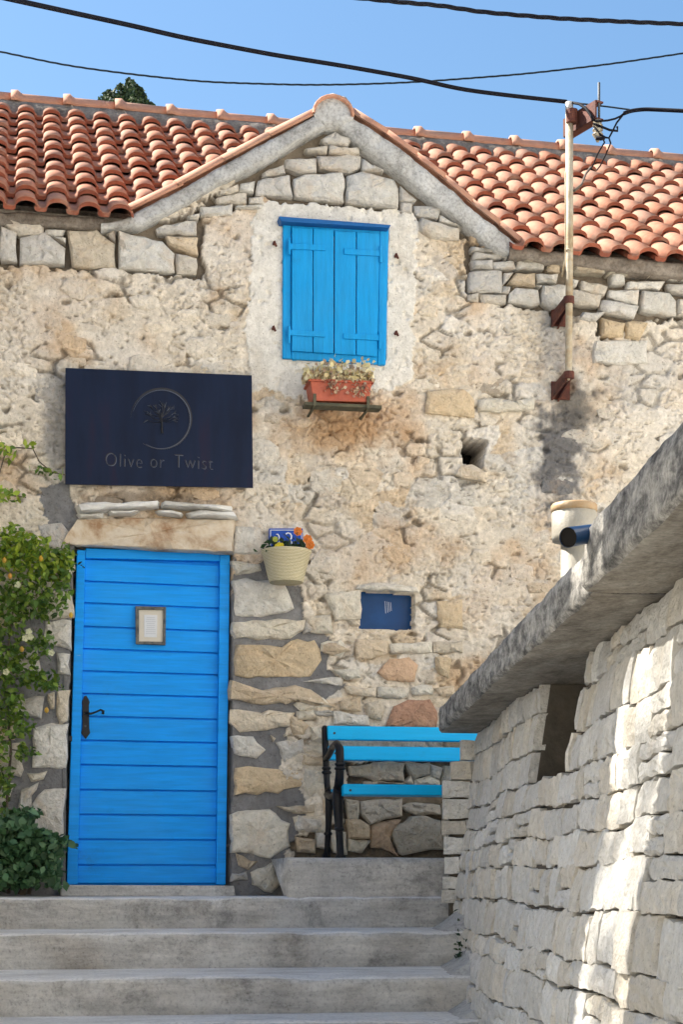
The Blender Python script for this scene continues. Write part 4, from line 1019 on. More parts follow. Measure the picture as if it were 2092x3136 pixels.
# ------------------------------------------------------------------ house number, basket
pn = empty('number_plate', fp(656, 1265, -0.02)); tag(pn, 'small blue enamel house number plate behind the basket flowers', 'number plate')
block('plate', [(618, 1213), (695, 1213), (696, 1268), (618, 1268)], -0.045, -0.01, M['plaque'], pn, 0, 0.002)
NY = -0.0465
for a, b_ in (((621, 1217), (692, 1217)), ((621, 1217), (621, 1264)), ((692, 1217), (693, 1264)), ((621, 1264), (693, 1264))):
    MB().tube([fp(*a, NY), fp(*b_, NY)], 0.0022, 5).build('border', M['white'], pn)
MB().tube([fp(634, 1227, NY), fp(637, 1226, NY), fp(640, 1230, NY), fp(641.5, 1238, NY), fp(642, 1254, NY)], [0.003, 0.0035, 0.004, 0.005, 0.005], 6).build('digit', M['white'], pn)
MB().tube([fp(656, 1226, NY), fp(661, 1223.5, NY), fp(666, 1225, NY), fp(669, 1230, NY), fp(668.5, 1236, NY), fp(665, 1240, NY), fp(668, 1243, NY), fp(670, 1248, NY), fp(668, 1254, NY), fp(660, 1257, NY)], 0.0045, 6).build('digit', M['white'], pn)
bk_c = fp(657, 1266, -0.17); bk = empty('hanging_basket', bk_c); tag(bk, 'cream woven wall basket with pansies and marigolds hanging right of the door', 'basket')
hB = bk_c.z-fp(657, 1338, -0.17).z; m1 = MB()
m1.lathe([(0.100, -hB), (0.104, -hB+0.01), (0.146, -0.014), (0.152, -0.008), (0.152, 0.004), (0.142, 0.004), (0.135, -0.03)], bk_c, 36); m1.build('pot', M['basket'], bk, True)
MB().lathe([(0.0, -0.03), (0.134, -0.03), (0.0, -0.025)], bk_c, 20).build('soil', M['void'], bk)
mb = MB(); mb.box(bk_c+Vector((0, 0.125, -0.02)), (0.05, 0.08, 0.02)); mb.build('bracket', M['iron'], bk)

# leaf clouds
def leaf_cloud(name, C, size, cols, mat, parent, up=0.3, aspect=0.5, fold=0.25, rnd=None, face=None):
    r = rnd or RNG; n = len(C); C = np.asarray(C)
    d = r.normal(size=(n, 3)); d[:, 2] -= 0.25; d /= np.linalg.norm(d, axis=1)[:, None]
    nr = r.normal(size=(n, 3)); nr[:, 2] += up*3
    if face is not None: nr += np.asarray(face)*1.2
    nr -= (nr*d).sum(1)[:, None]*d; nr /= np.linalg.norm(nr, axis=1)[:, None]+1e-9
    s = np.cross(d, nr); sz = (size*r.uniform(0.65, 1.25, n))[:, None]
    wv = aspect*sz*0.5
    p0 = C-d*sz*0.5; p3 = C+d*sz*0.5-nr*sz*0.12; m1 = C-d*sz*0.08; m1b = C+d*sz*0.2
    l1 = m1+s*wv+nr*wv*fold; r1 = m1-s*wv+nr*wv*fold; l2 = m1b+s*wv*0.75+nr*wv*fold*0.8; r2 = m1b-s*wv*0.75+nr*wv*fold*0.8
    V = np.stack([p0, l1, l2, p3, r2, r1, m1, m1b], 1).reshape(-1, 3)
    base = (np.arange(n)*8)[:, None]
    q = np.concatenate([base+np.array([[0, 6, 1, 1]]), ], 1)
    F = []
    for b0 in range(0, n*8, 8):
        F += [(b0, b0+6, b0+1), (b0+6, b0+7, b0+2, b0+1), (b0+7, b0+3, b0+2), (b0, b0+5, b0+6), (b0+5, b0+4, b0+7, b0+6), (b0+4, b0+3, b0+7)]
    o = mesh_obj(name, V, F, mat, None, True)
    cc = np.asarray(cols)
    if cc.ndim == 2 and len(cc) != n: cc = cc[r.integers(0, len(cc), n)]
    cc = cc*r.uniform(0.75, 1.25, (n, 1)); setcol(o.data, np.repeat(np.clip(cc, 0, 1), 8, 0))
    if parent is not None: origin_child(o, parent)
    return o
DK = [(0.02, 0.05, 0.018), (0.03, 0.07, 0.02), (0.015, 0.035, 0.015)]
C0 = np.array(bk_c)+RNG.normal(size=(170, 3))*np.array([0.065, 0.055, 0.022])+np.array([0, 0, 0.03])
leaf_cloud('foliage', C0, 0.045, DK, M['leaf'], bk)['kind'] = 'stuff'
def bloom(u, v, y, r, c, parent, nm='bloom', n=7):
    c0 = fp(u, v, y); V = []; F = []; cols = []
    for ring, (rr, off, k) in enumerate(((1.0, 0.0, n), (0.62, -0.35, n-1))):
        for i in range(k):
            a = 2*math.pi*i/k+ring*0.4; p = c0+Vector((math.cos(a), off*0.6, math.sin(a)))*r*0.55*rr
            s_ = r*0.55*rr; b0 = len(V)
            t = Vector((-math.sin(a), 0, math.cos(a))); o_ = Vector((math.cos(a), -0.25, math.sin(a)))
            V += [c0+Vector((0, off*r*0.7, 0)), p-t*s_*0.75, p+o_*s_*0.55-t*s_*0.45, p+o_*s_*0.7, p+o_*s_*0.55+t*s_*0.45, p+t*s_*0.75]
            F.append(tuple(range(b0, b0+6))); kk = random.uniform(0.8, 1.15); cols += [[min(1, x*kk) for x in c]]*6
    o = mesh_obj(nm, V, F, M['petal']); setcol(o.data, np.array(cols))
    if parent is not None: origin_child(o, parent)
    return o
YEL = (0.75, 0.62, 0.02); ORG = (0.68, 0.19, 0.015); LIM = (0.42, 0.47, 0.06)
for u, v, r, c in ((642, 1257, 0.026, YEL), (632, 1238, 0.014, LIM), (631, 1259, 0.012, LIM), (684, 1220, 0.022, ORG), (706, 1238, 0.023, ORG), (712, 1251, 0.022, ORG), (672, 1258, 0.012, DK[1])):
    bloom(u, v, -0.27 if v > 1230 else -0.2, r*1.35, c, bk)
    q = fp(u, v, -0.22); MB().tube([q+Vector((0, 0.015, 0)), Vector((q.x*0.8+bk_c.x*0.2, q.y+0.04, bk_c.z-0.01))], 0.002, 5).build('stem', M['bark'], bk)

# ------------------------------------------------------------------ flower box under the shutters
fb = empty('flower_box', fp(780, 925, -0.15)); tag(fb, 'terracotta window box of withered pale flowers under the blue shutters', 'flower box')
fY, bY = -0.25, -0.07
t0 = [fp(712, 871, fY), fp(854, 876, fY), fp(847, 923, fY), fp(719, 920, fY)]
dback = Vector((0, bY-fY, 0))
m1 = MB(); m1.hexa([t0[3], t0[2], t0[1], t0[0]], [p+dback+Vector((0, -0.03 if i < 2 else 0, 0)) for i, p in enumerate((t0[3], t0[2], t0[1], t0[0]))]); m1.build('trough', M['terracotta'], fb, bevel=0.004)
m1 = MB(); ctr = (t0[0]+t0[1])/2; m1.box(ctr+Vector((0, 0.09, -0.006)), ((t0[1]-t0[0]).length+0.02, 0.20, 0.016), Matrix.Rotation(math.atan2(t0[0].z-t0[1].z, t0[1].x-t0[0].x), 3, 'Y')); m1.build('rim', M['terracotta'], fb, bevel=0.004)
tz = fp(780, 926, fY).z; xa, xb = fp(695, 925, -0.16).x, fp(870, 928, -0.16).x
m1 = MB(); m1.box(((xa+xb)/2, -0.20, tz-0.010), (xb-xa, 0.10, 0.018)); m1.build('tray', M['wood_dark'], fb)
for u in (722, 845):
    q = fp(u, 915, fY); m1 = MB(); m1.box((q.x, fY-0.006, tz+0.012), (0.018, 0.012, 0.07)); m1.box((q.x, -0.12, tz-0.024), (0.014, 0.26, 0.010)); m1.build('bracket', M['wood_dark'], fb)
DRY = [(0.66, 0.57, 0.30), (0.74, 0.67, 0.44), (0.60, 0.48, 0.25), (0.70, 0.62, 0.42), (0.45, 0.31, 0.2)]
n = 950; xx = RNG.uniform(t0[0].x-0.03, t0[1].x+0.01, n); zz = t0[0].z+np.abs(RNG.normal(0, 0.048, n))*(0.75+0.5*fbm(xx, xx*0, 9, 2, 777))
C0 = np.stack([xx, RNG.uniform(fY-0.02, -0.10, n), zz], 1)
leaf_cloud('dry_flowers', C0, 0.033, DRY, M['petal'], fb, up=0.0, aspect=0.8, face=(0, -0.6, 0))['kind'] = 'stuff'
n = 60; C0 = np.stack([RNG.normal(t0[0].x+0.27, 0.035, n), RNG.uniform(fY-0.035, fY-0.01, n), RNG.uniform(t0[2].z+0.02, t0[0].z, n)], 1)
C1 = np.stack([RNG.normal(t0[0].x+0.14, 0.025, n), RNG.uniform(fY-0.035, fY-0.01, n), RNG.uniform(t0[2].z+0.03, t0[0].z, n)], 1)
leaf_cloud('dry_trails', np.concatenate([C0[:40], C1[:45]]), 0.024, [(0.5, 0.36, 0.24), (0.36, 0.2, 0.14), (0.56, 0.47, 0.33)], M['petal'], fb, up=0.0, aspect=0.8, face=(0, -0.6, 0))['kind'] = 'stuff'
for k in range(26):
    a = Vector((random.uniform(t0[0].x+0.02, t0[1].x-0.02), random.uniform(fY, -0.1), t0[0].z-0.01))
    b_ = a+Vector((random.uniform(-0.04, 0.04), random.uniform(-0.05, 0.01), random.uniform(0.04, 0.14) if k < 18 else -random.uniform(0.04, 0.1)))
    if k >= 18: a.y = fY-0.01; b_.y = fY-0.02
    MB().tube([a, (a+b_)/2+Vector((random.uniform(-0.012, 0.012), -0.01, 0)), b_], 0.0016, 4).build('stalk', M['bark'], fb)

# ------------------------------------------------------------------ service pole with rusty crossarm
PY = -0.28
pt = fp(1307, 237, PY); pb = fp(1305.5, 866, PY)
up_ = empty('service_pole', pb); tag(up_, 'tall thin cream pipe pole with rusty brackets fixed to the facade', 'pole')
zc = fp(1307, 262, PY).z
MB().tube([pb+Vector((0, 0, -0.02)), pb+Vector((0, 0, 0.03)), pb.lerp(pt, 0.5)+Vector((0.004, 0, 0)), Vector((pt.x, PY, zc))], [0.006, 0.021, 0.023, 0.024], 14).build('pole_shaft', M['pole'], up_, True)
MB().tube([Vector((pt.x, PY, zc-0.004)), pt], 0.0245, 14).build('pole_top', M['polewhite'], up_, True)
for v in (576, 690, 862):
    q = fp(1306, v, PY)
    if v == 576: MB().lathe([(0.025, -0.006), (0.028, 0), (0.025, 0.006)], q, 14).build('collar', M['pole'], up_); continue
    m1 = MB(); m1.lathe([(0.026, -0.022), (0.033, -0.02), (0.033, 0.02), (0.026, 0.022)], q, 14); m1.build('clamp_ring', M['rust'], up_)
    # triangular gusset running from the clamp back to the wall
    a = q+Vector((0.02, 0.0, 0.025)); w1 = fp(1350, v-4, -0.005); w2 = fp(1312, v+44 if v == 690 else v+10, -0.005)
    th = Vector((0.012, 0, 0))
    tri = [q+Vector((0.028, 0, 0.03)), Vector((q.x+0.09, 0.0, q.z+0.04)), Vector((q.x+0.02, 0.0, q.z-0.09)), q+Vector((0.02, 0, -0.02))]
    m1 = MB(); m1.hexa(tri, [p-th for p in tri]); tri2 = [q+Vector((-0.028, 0, 0.02)), Vector((q.x-0.03, 0.0, q.z-0.0)), Vector((q.x-0.03, 0.0, q.z-0.08)), q+Vector((-0.02, 0, -0.03))]
    m1.hexa(tri2, [p+th for p in tri2]); m1.box((q.x+0.03, -0.006, q.z-0.02), (0.12, 0.012, 0.11)); m1.build('bracket', M['rust'], up_)
cx_ = Vector((pt.x+0.01, PY-0.02, fp(1307, 272, PY).z))
VR = Vector((CT, -ST, 0)); VD = Vector((ST, CT, 0))
ad = (VR*0.5-VD*0.87).normalized(); an = Vector((0, 0, 1)).cross(ad).normalized()
Mx = Matrix((ad, an, Vector((0, 0, 1)))).transposed()
ac = cx_+an*0.045+ad*0.02+Vector((0, 0, -0.012))
m1 = MB(); m1.box(ac, (0.32, 0.012, 0.11), Mx); m1.box(ac+an*0.028+Vector((0, 0, 0.052)), (0.32, 0.055, 0.010), Mx); m1.box(ac+an*0.028-Vector((0, 0, 0.052)), (0.32, 0.055, 0.010), Mx); m1.build('crossarm', M['rust'], up_)
MB().lathe([(0.027, -0.04), (0.036, -0.038), (0.036, 0.04), (0.027, 0.042)], cx_, 14).build('crossarm_clamp', M['rust'], up_)
for sgn, lab in ((-0.14, 0), (0.15, 1)):
    q = ac+ad*sgn+an*0.03
    m1 = MB(); m1.tube([q+Vector((0, 0, -0.07)), q+Vector((0, 0, 0.17 if lab else 0.13))], 0.008, 8); m1.lathe([(0.004, -0.10), (0.014, -0.085), (0.018, -0.062)], q, 8); m1.build('pin', M['galv'], up_, True)
q = ac+ad*0.15+an*0.02+Vector((0, 0, -0.115))
MB().lathe([(0.008, -0.075), (0.016, -0.055), (0.03, -0.035), (0.034, -0.028), (0.018, -0.018), (0.032, -0.006), (0.032, 0.0), (0.018, 0.008), (0.032, 0.02), (0.030, 0.028), (0.016, 0.036), (0.028, 0.046), (0.02, 0.055), (0.008, 0.06)], q, 14).build('insulator', M['ceramic'], up_, True)
def pole_wire(pts, r, nm='drop_wire', mat='black'):
    MB().tube([at_depth(u, v, t) for u, v, t in pts], r, 6).build(nm, M[mat], up_, True)
tp = 11.0
pole_wire([(1300, 235, tp), (1330, 240, tp-.1), (1345, 250, tp-.15), (1358, 268, tp-.2), (1362, 278, tp-.2)], 0.009)
pole_wire([(1358, 275, tp-.2), (1368, 280, tp-.2), (1395, 278, tp-.2), (1412, 274, tp-.2), (1425, 268, tp-.2), (1432, 262, tp-.2)], 0.006)
pole_wire([(1362, 285, tp-.2), (1385, 294, tp-.2), (1400, 300, tp-.2), (1418, 302, tp-.2), (1417, 292, tp-.2)], 0.007)
pole_wire([(1362, 290, tp-.2), (1378, 310, tp-.2), (1390, 317, tp-.2), (1398, 318, tp-.2), (1405, 305, tp-.2), (1416, 283, tp-.2), (1432, 263, tp-.2)], 0.006)
pole_wire([(1368, 318, tp-.2), (1380, 320, tp-.2), (1388, 318, tp-.2)], 0.011)
pole_wire([(1384, 320, tp-.2), (1388, 328, tp-.15), (1372, 355, tp+.1), (1362, 380, tp+.4), (1356, 390, tp+.55)], 0.005)
pole_wire([(1398, 318, tp-.2), (1402, 330, tp-.15), (1390, 358, tp+.1), (1378, 382, tp+.4), (1370, 392, tp+.6)], 0.005)
pole_wire([(1356, 386, tp+.55), (1345, 400, tp+.4), (1335, 425, tp+.15), (1318, 440, tp-.05)], 0.008, 'feed_pipe', 'bark')
pole_wire([(1299, 395, tp-.27), (1297.5, 420, tp-.27), (1298.5, 560, tp-.27), (1297, 600, tp-.25), (1290, 636, tp-.1)], 0.005, 'tie_cable', 'pole')

# ------------------------------------------------------------------ overhead cables
def cable(pts, r, label, mat, nm='overhead_cable', twist=False, n=90):
    P3 = [at_depth(u, v, t) for u, v, t in pts]
    d = [0]
    for i in range(1, len(P3)): d.append(d[-1]+(P3[i]-P3[i-1]).length)
    t = np.linspace(0, d[-1], n); A = np.array([[*p] for p in P3])
    # smooth interpolation (Catmull-Rom style through cubic blend of linear samples)
    Q = np.stack([np.interp(t, d, A[:, k]) for k in range(3)], 1)
    for _ in range(6): Q[1:-1] = 0.25*Q[:-2]+0.5*Q[1:-1]+0.25*Q[2:]
    mbx = MB()
    if twist:
        for ph in (0, 2*math.pi/3, 4*math.pi/3):
            tt = np.linspace(0, 1, n*5); QQ = np.stack([np.interp(tt, np.linspace(0, 1, n), Q[:, k]) for k in range(3)], 1)
            aa = tt*d[-1]/0.16*2*math.pi*0.5+ph
            QQ = QQ+np.stack([np.cos(aa)*r*0.5*0.2, np.cos(aa)*r*0.5, np.sin(aa)*r*0.55], 1); mbx.tube(QQ, r*0.62, 6)
    else: mbx.tube(Q, r, 8)
    return tag(mbx.build(nm, M[mat], None, True), label, 'cable')
cable([(-260, -64, 7.0), (25, 0, 8.2), (185, 35, 8.8), (310, 62, 9.2), (420, 88, 9.5), (630, 128, 10.0), (784, 152, 10.3), (970, 185, 10.6), (1050, 206, 10.7), (1180, 222, 10.85), (1300, 235, 11.0)], 0.0125, 'thick black cable running down to the top of the pole', 'black')
cable([(1432, 262, 10.8), (1445, 256, 10.8), (1480, 252, 10.8), (1568, 256, 10.7), (1900, 275, 10.3)], 0.0125, 'thick black cable leaving the pole over the tiled roof', 'black')
cable([(1300, 236, 11.0), (1340, 240, 10.9), (1400, 247, 10.85), (1445, 253, 10.8)], 0.005, 'thin steel stay wire joining both thick cables above the pole', 'thinwire', 'stay_wire')
cable([(600, -25, 8.0), (835, -2, 8.2), (930, 8, 8.3), (1010, 14, 8.4), (1100, 29, 8.5), (1280, 44, 8.6), (1420, 51, 8.7), (1568, 57, 8.8), (1900, 66, 9.0)], 0.0095, 'twisted black cable crossing the sky high above the pole', 'black', twist=True)
cable([(-300, 60, 15), (0, 120, 15), (150, 152, 15), (300, 172, 15), (470, 190, 15), (700, 197, 15), (830, 195, 15), (960, 190, 15), (1200, 172, 15), (1400, 149, 15), (1568, 124, 15), (1900, 76, 15)], 0.0075, 'thin twisted grey cable sagging across the sky behind the gable peak', 'thinwire', twist=True)

# ------------------------------------------------------------------ right-hand wall
rw = empty('retaining_wall', wp(6, 1.2, -0.6)); tag(rw, 'pale dry stone wall with weathered concrete coping beside the steps', 'stone wall')
ZT = 0.836+EYE
S_NEAR, S_END = 2.6, 10.10
SLOT = (6.62, 7.60, 0.40+EYE)
random.seed(21)
NW = 0
def wall_stone(s0, s1, z0, z1, face, colr, prot=None, nm='stone'):
    """face(s,z,out) -> world point; block with rough front of a few cells"""
    global NW
    nxs = max(2, min(8, int((s1-s0)/0.05)+1)); nzs = 4
    prot = random.uniform(0.0, 0.009) if prot is None else prot
    g_ = random.choice((0.001, 0.002, 0.004, 0.007)); V = []; F = []
    rib = [random.uniform(-0.004, 0.004) for _ in range(nxs+1)]
    ty = random.uniform(-0.006, 0.006); tz_ = random.uniform(-0.004, 0.005)
    for j in range(nzs+1):
        for i in range(nxs+1):
            fx = i/nxs; fz = j/nzs
            s = s0+0.001+(s1-s0-0.002)*fx; z = z0+g_+(z1-z0-2*g_)*fz
            edge = (i in (0, nxs)) or (j in (0, nzs))
            if j == 0: z += random.uniform(-0.004, 0.008)
            if j == nzs: z += random.uniform(-0.008, 0.004)
            if i in (0, nxs): s += random.uniform(-0.004, 0.004)
            out = prot+ty*(fx-0.5)*2+tz_*(fz-0.5)*2+rib[i]+random.uniform(-0.003, 0.003)-(random.uniform(0.002, 0.010) if j in (0, nzs) else 0)-(random.uniform(0.0, 0.004) if i in (0, nxs) else 0)
            if not edge and random.random() < 0.16: out -= random.uniform(0.003, 0.010)
            V.append(face(s, z, out))
    nb = len(V); per = [(0, i) for i in range(nxs)]+[(j, nxs) for j in range(nzs)]+[(nzs, nxs-i) for i in range(nxs)]+[(nzs-j, 0) for j in range(nzs)]
    w_ = nxs+1
    for j in range(nzs):
        for i in range(nxs): F.append((j*w_+i, j*w_+i+1, (j+1)*w_+i+1, (j+1)*w_+i))
    pidx = [j*w_+i for j, i in per]
    for k, pi in enumerate(pidx):
        j, i = per[k]; s = s0+g_+(s1-s0-2*g_)*i/nxs; z = z0+g_+(z1-z0-2*g_)*j/nzs; V.append(face(s, z, -0.08))
    m = len(pidx)
    for k in range(m): F.append((pidx[(k+1) % m], pidx[k], nb+k, nb+(k+1) % m))
    o = mesh_obj(nm, V, F, M['wallstone']); origin_child(o, rw)
    k_ = random.uniform(0.86, 1.08); o.color = (*[c*k_ for c in colr], 1); NW += 1
    return o
# orientation: s grows away from the camera, the face looks to the left
def mface(s, z, out):
    z = z+(0.009*math.sin(s*1.7+z*2.3)+0.006*math.sin(s*4.9+z*5.1+1.3)+0.004*math.sin(s*11.3+z*3.7))*(0.0 if z > ZT-0.03 else 1.0)
    return wp(s, wallL(z)-out+0.012*math.sin(s*2.1)+0.008*math.sin(z*9+s), z)
WC = [(0.70, 0.68, 0.64), (0.75, 0.735, 0.70), (0.68, 0.66, 0.62), (0.71, 0.67, 0.60), (0.66, 0.645, 0.62), (0.69, 0.64, 0.56)]
hs = []; z = -1.45
while z < ZT-0.05:
    h = random.choice((random.uniform(0.095, 0.13), random.uniform(0.12, 0.165)))
    if ZT-z-h < 0.09: h = ZT-z
    hs.append((z, min(z+h, ZT))); z += h
for z0, z1 in hs:
    s = S_NEAR-random.uniform(0, 0.3) if z0 > -0.75 else 4.2
    ramp_ = random.uniform(-0.006, 0.006)
    while s < S_END-0.05:
        L = random.choice((random.uniform(0.09, 0.18), random.uniform(0.14, 0.28), random.uniform(0.2, 0.38), random.uniform(0.3, 0.5)))
        s1 = min(s+L, S_END)
        if S_END-s1 < 0.07: s1 = S_END
        mid = (s+s1)/2; zmid = (z0+z1)/2
        ps = wp(mid, wallL(z0), 0)
        if z1 < step_top(ps.y)-0.08: s = s1; continue
        if zmid > SLOT[2] and s < SLOT[1] and s1 > SLOT[0]:
            # the recess: cut the stone at its jambs
            if s < SLOT[0]-0.04: wall_stone(s, SLOT[0], z0, z1, lambda a, b_, c: mface(a, b_, c), random.choice(WC))
            if s1 > SLOT[1]+0.04: wall_stone(SLOT[1], s1, z0, z1, lambda a, b_, c: mface(a, b_, c), random.choice(WC))
            s = s1; continue
        if z0 < 0.85 and random.random() < 0.10 and L > 0.15:
            zz = z0+(z1-z0)*random.uniform(0.4, 0.6); wall_stone(s, s1, z0, zz, mface, random.choice(WC)); wall_stone(s, s1, zz, z1, mface, random.choice(WC))
        else: wall_stone(s, s1, z0+random.uniform(-0.008, 0.008), z1+random.uniform(-0.008, 0.008), mface, random.choice(WC))
        s = s1
print('wall stones', NW)
# flared end stones that look down the steps
def eface(a, z, out): return wp(S_END-out+0.03*(1.1-a), a, z)
ez = -0.03; er = []
while ez < 0.80:
    h = random.uniform(0.08, 0.13); er.append((ez, ez+h)); ez += h
for z0, z1 in er:
    lm = wallL((z0+z1)/2)
    a0 = 0.925+max(0, (z0-0.55))*0.45+random.uniform(-0.01, 0.01); a1 = lm+0.12
    if a1-a0 < 0.03: continue
    cut = a0+(a1-a0)*random.uniform(0.4, 0.6)
    wall_stone(a0, cut, z0, z1, eface, random.choice(WC), random.uniform(0.0, 0.02)); wall_stone(cut, a1, z0, z1, eface, random.choice(WC), random.uniform(0.0, 0.02))
# core behind the stones, with the rendered recess
core = MB()
def cb(s0, s1, z0, z1, inset=0.035, La=None):
    f = [wp(s0, wallL(z0)+inset, z0), wp(s1, wallL(z0)+inset, z0), wp(s1, wallL(z1)+inset, z1), wp(s0, wallL(z1)+inset, z1)]
    b_ = [wp(s0, 1.62, z0), wp(s1, 1.62, z0), wp(s1, 1.62, z1), wp(s0, 1.62, z1)]
    core.hexa(f[::-1], b_[::-1])
cb(S_NEAR, S_END-0.06, -1.75, SLOT[2]); cb(S_NEAR, SLOT[0], SLOT[2], ZT-0.004); cb(SLOT[1], S_END-0.06, SLOT[2], ZT-0.004); cb(SLOT[0], SLOT[1], SLOT[2], ZT-0.004, 0.42)
core.hexa([wp(10.13, 0.97, -0.1), wp(10.13, 1.3, -0.1), wp(10.13, 1.3, 0.70), wp(10.13, 0.97, 0.62)], [wp(10.24, 0.97, -0.1), wp(10.24, 1.3, -0.1), wp(10.24, 1.3, 0.70), wp(10.24, 0.97, 0.62)])
core.build('core', M['joint'], rw)
# coping slabs
def coping(s0, s1, La, zt, seed):
    ns = int((s1-s0)/0.035); ss_ = np.linspace(s0, s1, ns); zb_ = ZT
    prof = [(1.66, zb_), (1.3, zb_), (1.12, zb_), (La+0.06, zb_), (La+0.012, zb_+0.004), (La, zb_+0.018)]+[(La, zb_+(zt-zb_)*f) for f in (0.3, 0.5, 0.7)]+[(La+0.004, zt-0.018), (La+0.02, zt-0.003), (La+0.08, zt), (1.3, zt), (1.66, zt)]
    V = []
    for j, (L, zz) in enumerate(prof):
        n1 = fbm(ss_, np.full(ns, j*0.23), 4, 5, seed)-0.5; n2 = fbm(ss_, np.full(ns, j*0.61), 17, 4, seed+20)-0.5
        am = 1.0 if 3 <= j <= 11 else 0.15
        for i in range(ns): V.append(wp(ss_[i], L-am*(0.018*n1[i]+0.006*n2[i]), zz+am*(0.010*n1[i]+0.005*n2[i])))
    m = len(prof); F = [(j*ns+i, j*ns+i+1, (j+1)*ns+i+1, (j+1)*ns+i) for j in range(m-1) for i in range(ns-1)]
    F = [f[::-1] for f in F]
    F.append(tuple(j*ns for j in range(m))); F.append(tuple(j*ns+ns-1 for j in range(m-1, -1, -1)))
    o = mesh_obj('coping_slab', V, F, None, None, True, [M['coping'], M['copunder']], [1 if k < 4*(ns-1) else 0 for k in range(len(F))]); origin_child(o, rw); return o
coping(5.22, 10.2, 0.913, 0.836+0.158+EYE, 601)
coping(1.2, 5.20, 0.885, 0.836+0.19+EYE, 631)
# cement fillet along the foot of the wall
ss_ = np.arange(4.0, S_END+0.02, 0.03); V = []
for s in ss_:
    y = wp(s, 0.9, 0).y; zt = step_top(y-0.05); n1 = float(fbm(np.array([s]), np.array([0.3]), 5, 4, 650)[0]-0.5)
    hgt = 0.10+0.10*n1; wd = 0.10+0.10*n1
    V += [wp(s, wallL(zt+hgt)+0.03, zt+hgt), wp(s, wallL(zt)-wd*0.35, zt+hgt*0.35), wp(s, wallL(zt)-wd, zt-0.004), wp(s, wallL(zt)-wd, zt-0.1)]
F = [(i*4+k, i*4+k+1, (i+1)*4+k+1, (i+1)*4+k) for i in range(len(ss_)-1) for k in range(3)]
o = mesh_obj('cement_fillet', V, F, M['fillet'], None, True); origin_child(o, rw)
# terrace behind the wall
mb = MB(); q = [wp(-2, 1.60, 0), wp(-2, 9, 0), wp(10.2, 9, 0), wp(10.2, 1.60, 0)]
mb.hexa([p+Vector((0, 0, 0.72)) for p in q], [p+Vector((0, 0, -1.9)) for p in q]); o = mb.build('terrace', M['ground']); tag(o, kind='structure')

# vent pipe on the terrace, blue drain pipe at the coping
vb = at_depth(1318, 1200, 8.05); vp = empty('vent_pipe', (vb.x, vb.y, 0.72)); tag(vp, 'cream vent pipe with wider stained cap standing behind the coping', 'pipe')
zt_, zm_ = at_depth(1323, 1160, 8.05).z, at_depth(1323, 1243, 8.05).z
MB().lathe([(0.058, -0.02), (0.060, 0.3), (0.060, zm_-0.72+0.02)], (vb.x, vb.y, 0.72), 24).build('pipe', M['pvc'], vp, True)
MB().lathe([(0.062, 0.0), (0.097, 0.0), (0.100, 0.02), (0.100, zt_-zm_-0.03), (0.098, zt_-zm_-0.028)], (vb.x, vb.y, zm_), 28).build('cap', M['pvc'], vp, True)
MB().lathe([(0.099, -0.032), (0.104, -0.030), (0.104, -0.004), (0.098, 0.004), (0.075, 0.004), (0.07, -0.02)], (vb.x, vb.y, zt_), 28).build('cap_rim', M['pvc_rust'], vp, True)
a = at_depth(1362, 1224, 5.20); b_ = at_depth(1304, 1234, 5.10)
dp = empty('drain_pipe', a); tag(dp, 'short dark blue pipe stub sticking out over the coping', 'pipe')
MB().tube([a, b_], [0.026, 0.029], 20, cap=False).build('pipe', M['bluepipe'], dp, True)
dirp = (b_-a).normalized(); MB().tube([b_-dirp*0.002, b_-dirp*0.012], 0.027, 20).build('mouth', M['void'], dp)
mb = MB(); mb.tube([a, a+(a-b_).normalized()*0.25], 0.026, 20); mb.build('pipe_run', M['bluepipe'], dp, True)

# ------------------------------------------------------------------ plants
def in_blob(n, c, r, rng=RNG):
    d = rng.normal(size=(n, 3)); d /= np.linalg.norm(d, axis=1)[:, None]; return np.array(c)+d*np.array(r)*(rng.random(n)**0.45)[:, None]
cl = empty('climbing_shrub', fp(20, 2050, -0.25)); tag(cl, 'loose green climber with yellow fruit hanging over the wall left of the door', 'climber')
blobs = [(20, 1265, 70, 50, 260), (90, 1300, 65, 50, 240), (140, 1290, 38, 35, 90), (40, 1370, 80, 60, 330), (110, 1390, 45, 45, 110), (10, 1450, 60, 60, 190), (30, 1530, 55, 50, 200), (90, 1555, 50, 26, 90), (115, 1575, 35, 14, 40),
         (15, 1620, 50, 45, 150), (45, 1665, 40, 36, 90), (5, 1800, 30, 50, 70), (85, 1480, 45, 40, 110), (60, 1725, 32, 22, 60), (0, 1690, 30, 50, 50), (0, 1220, 60, 20, 60), (15, 1135, 45, 16, 45), (10, 1040, 32, 22, 30), (70, 1022, 14, 10, 9), (90, 1075, 30, 10, 12), (120, 1090, 30, 8, 12), (125, 1335, 40, 40, 60), (150, 1340, 20, 50, 40), (150, 1275, 26, 30, 60), (60, 1250, 60, 24, 130), (5, 1760, 30, 60, 40), (10, 1870, 30, 25, 40), (-60, 1300, 60, 120, 200), (-60, 1500, 60, 120, 150)]
pts = []; cols = []
G1 = np.array([(0.09, 0.17, 0.025), (0.13, 0.23, 0.03), (0.06, 0.12, 0.02), (0.20, 0.29, 0.04), (0.04, 0.09, 0.02)]); G2 = np.array([(0.27, 0.37, 0.03), (0.19, 0.30, 0.03), (0.12, 0.22, 0.03), (0.34, 0.42, 0.05)])
for u, v, ru, rv, n in blobs:
    c = fp(u, v, -0.17); k = in_blob(n, c, (ru*10.5/FD, 0.13, rv*10.5/FD)); pts.append(k)
    cols.append((G2 if v < 1330 and random.random() < 0.75 else G1)[RNG.integers(0, 4, n)])  # brighter palette near the top: sunlight on the leaves put into colour
P_ = np.concatenate(pts); P_[:, 1] = np.minimum(P_[:, 1], -0.035)
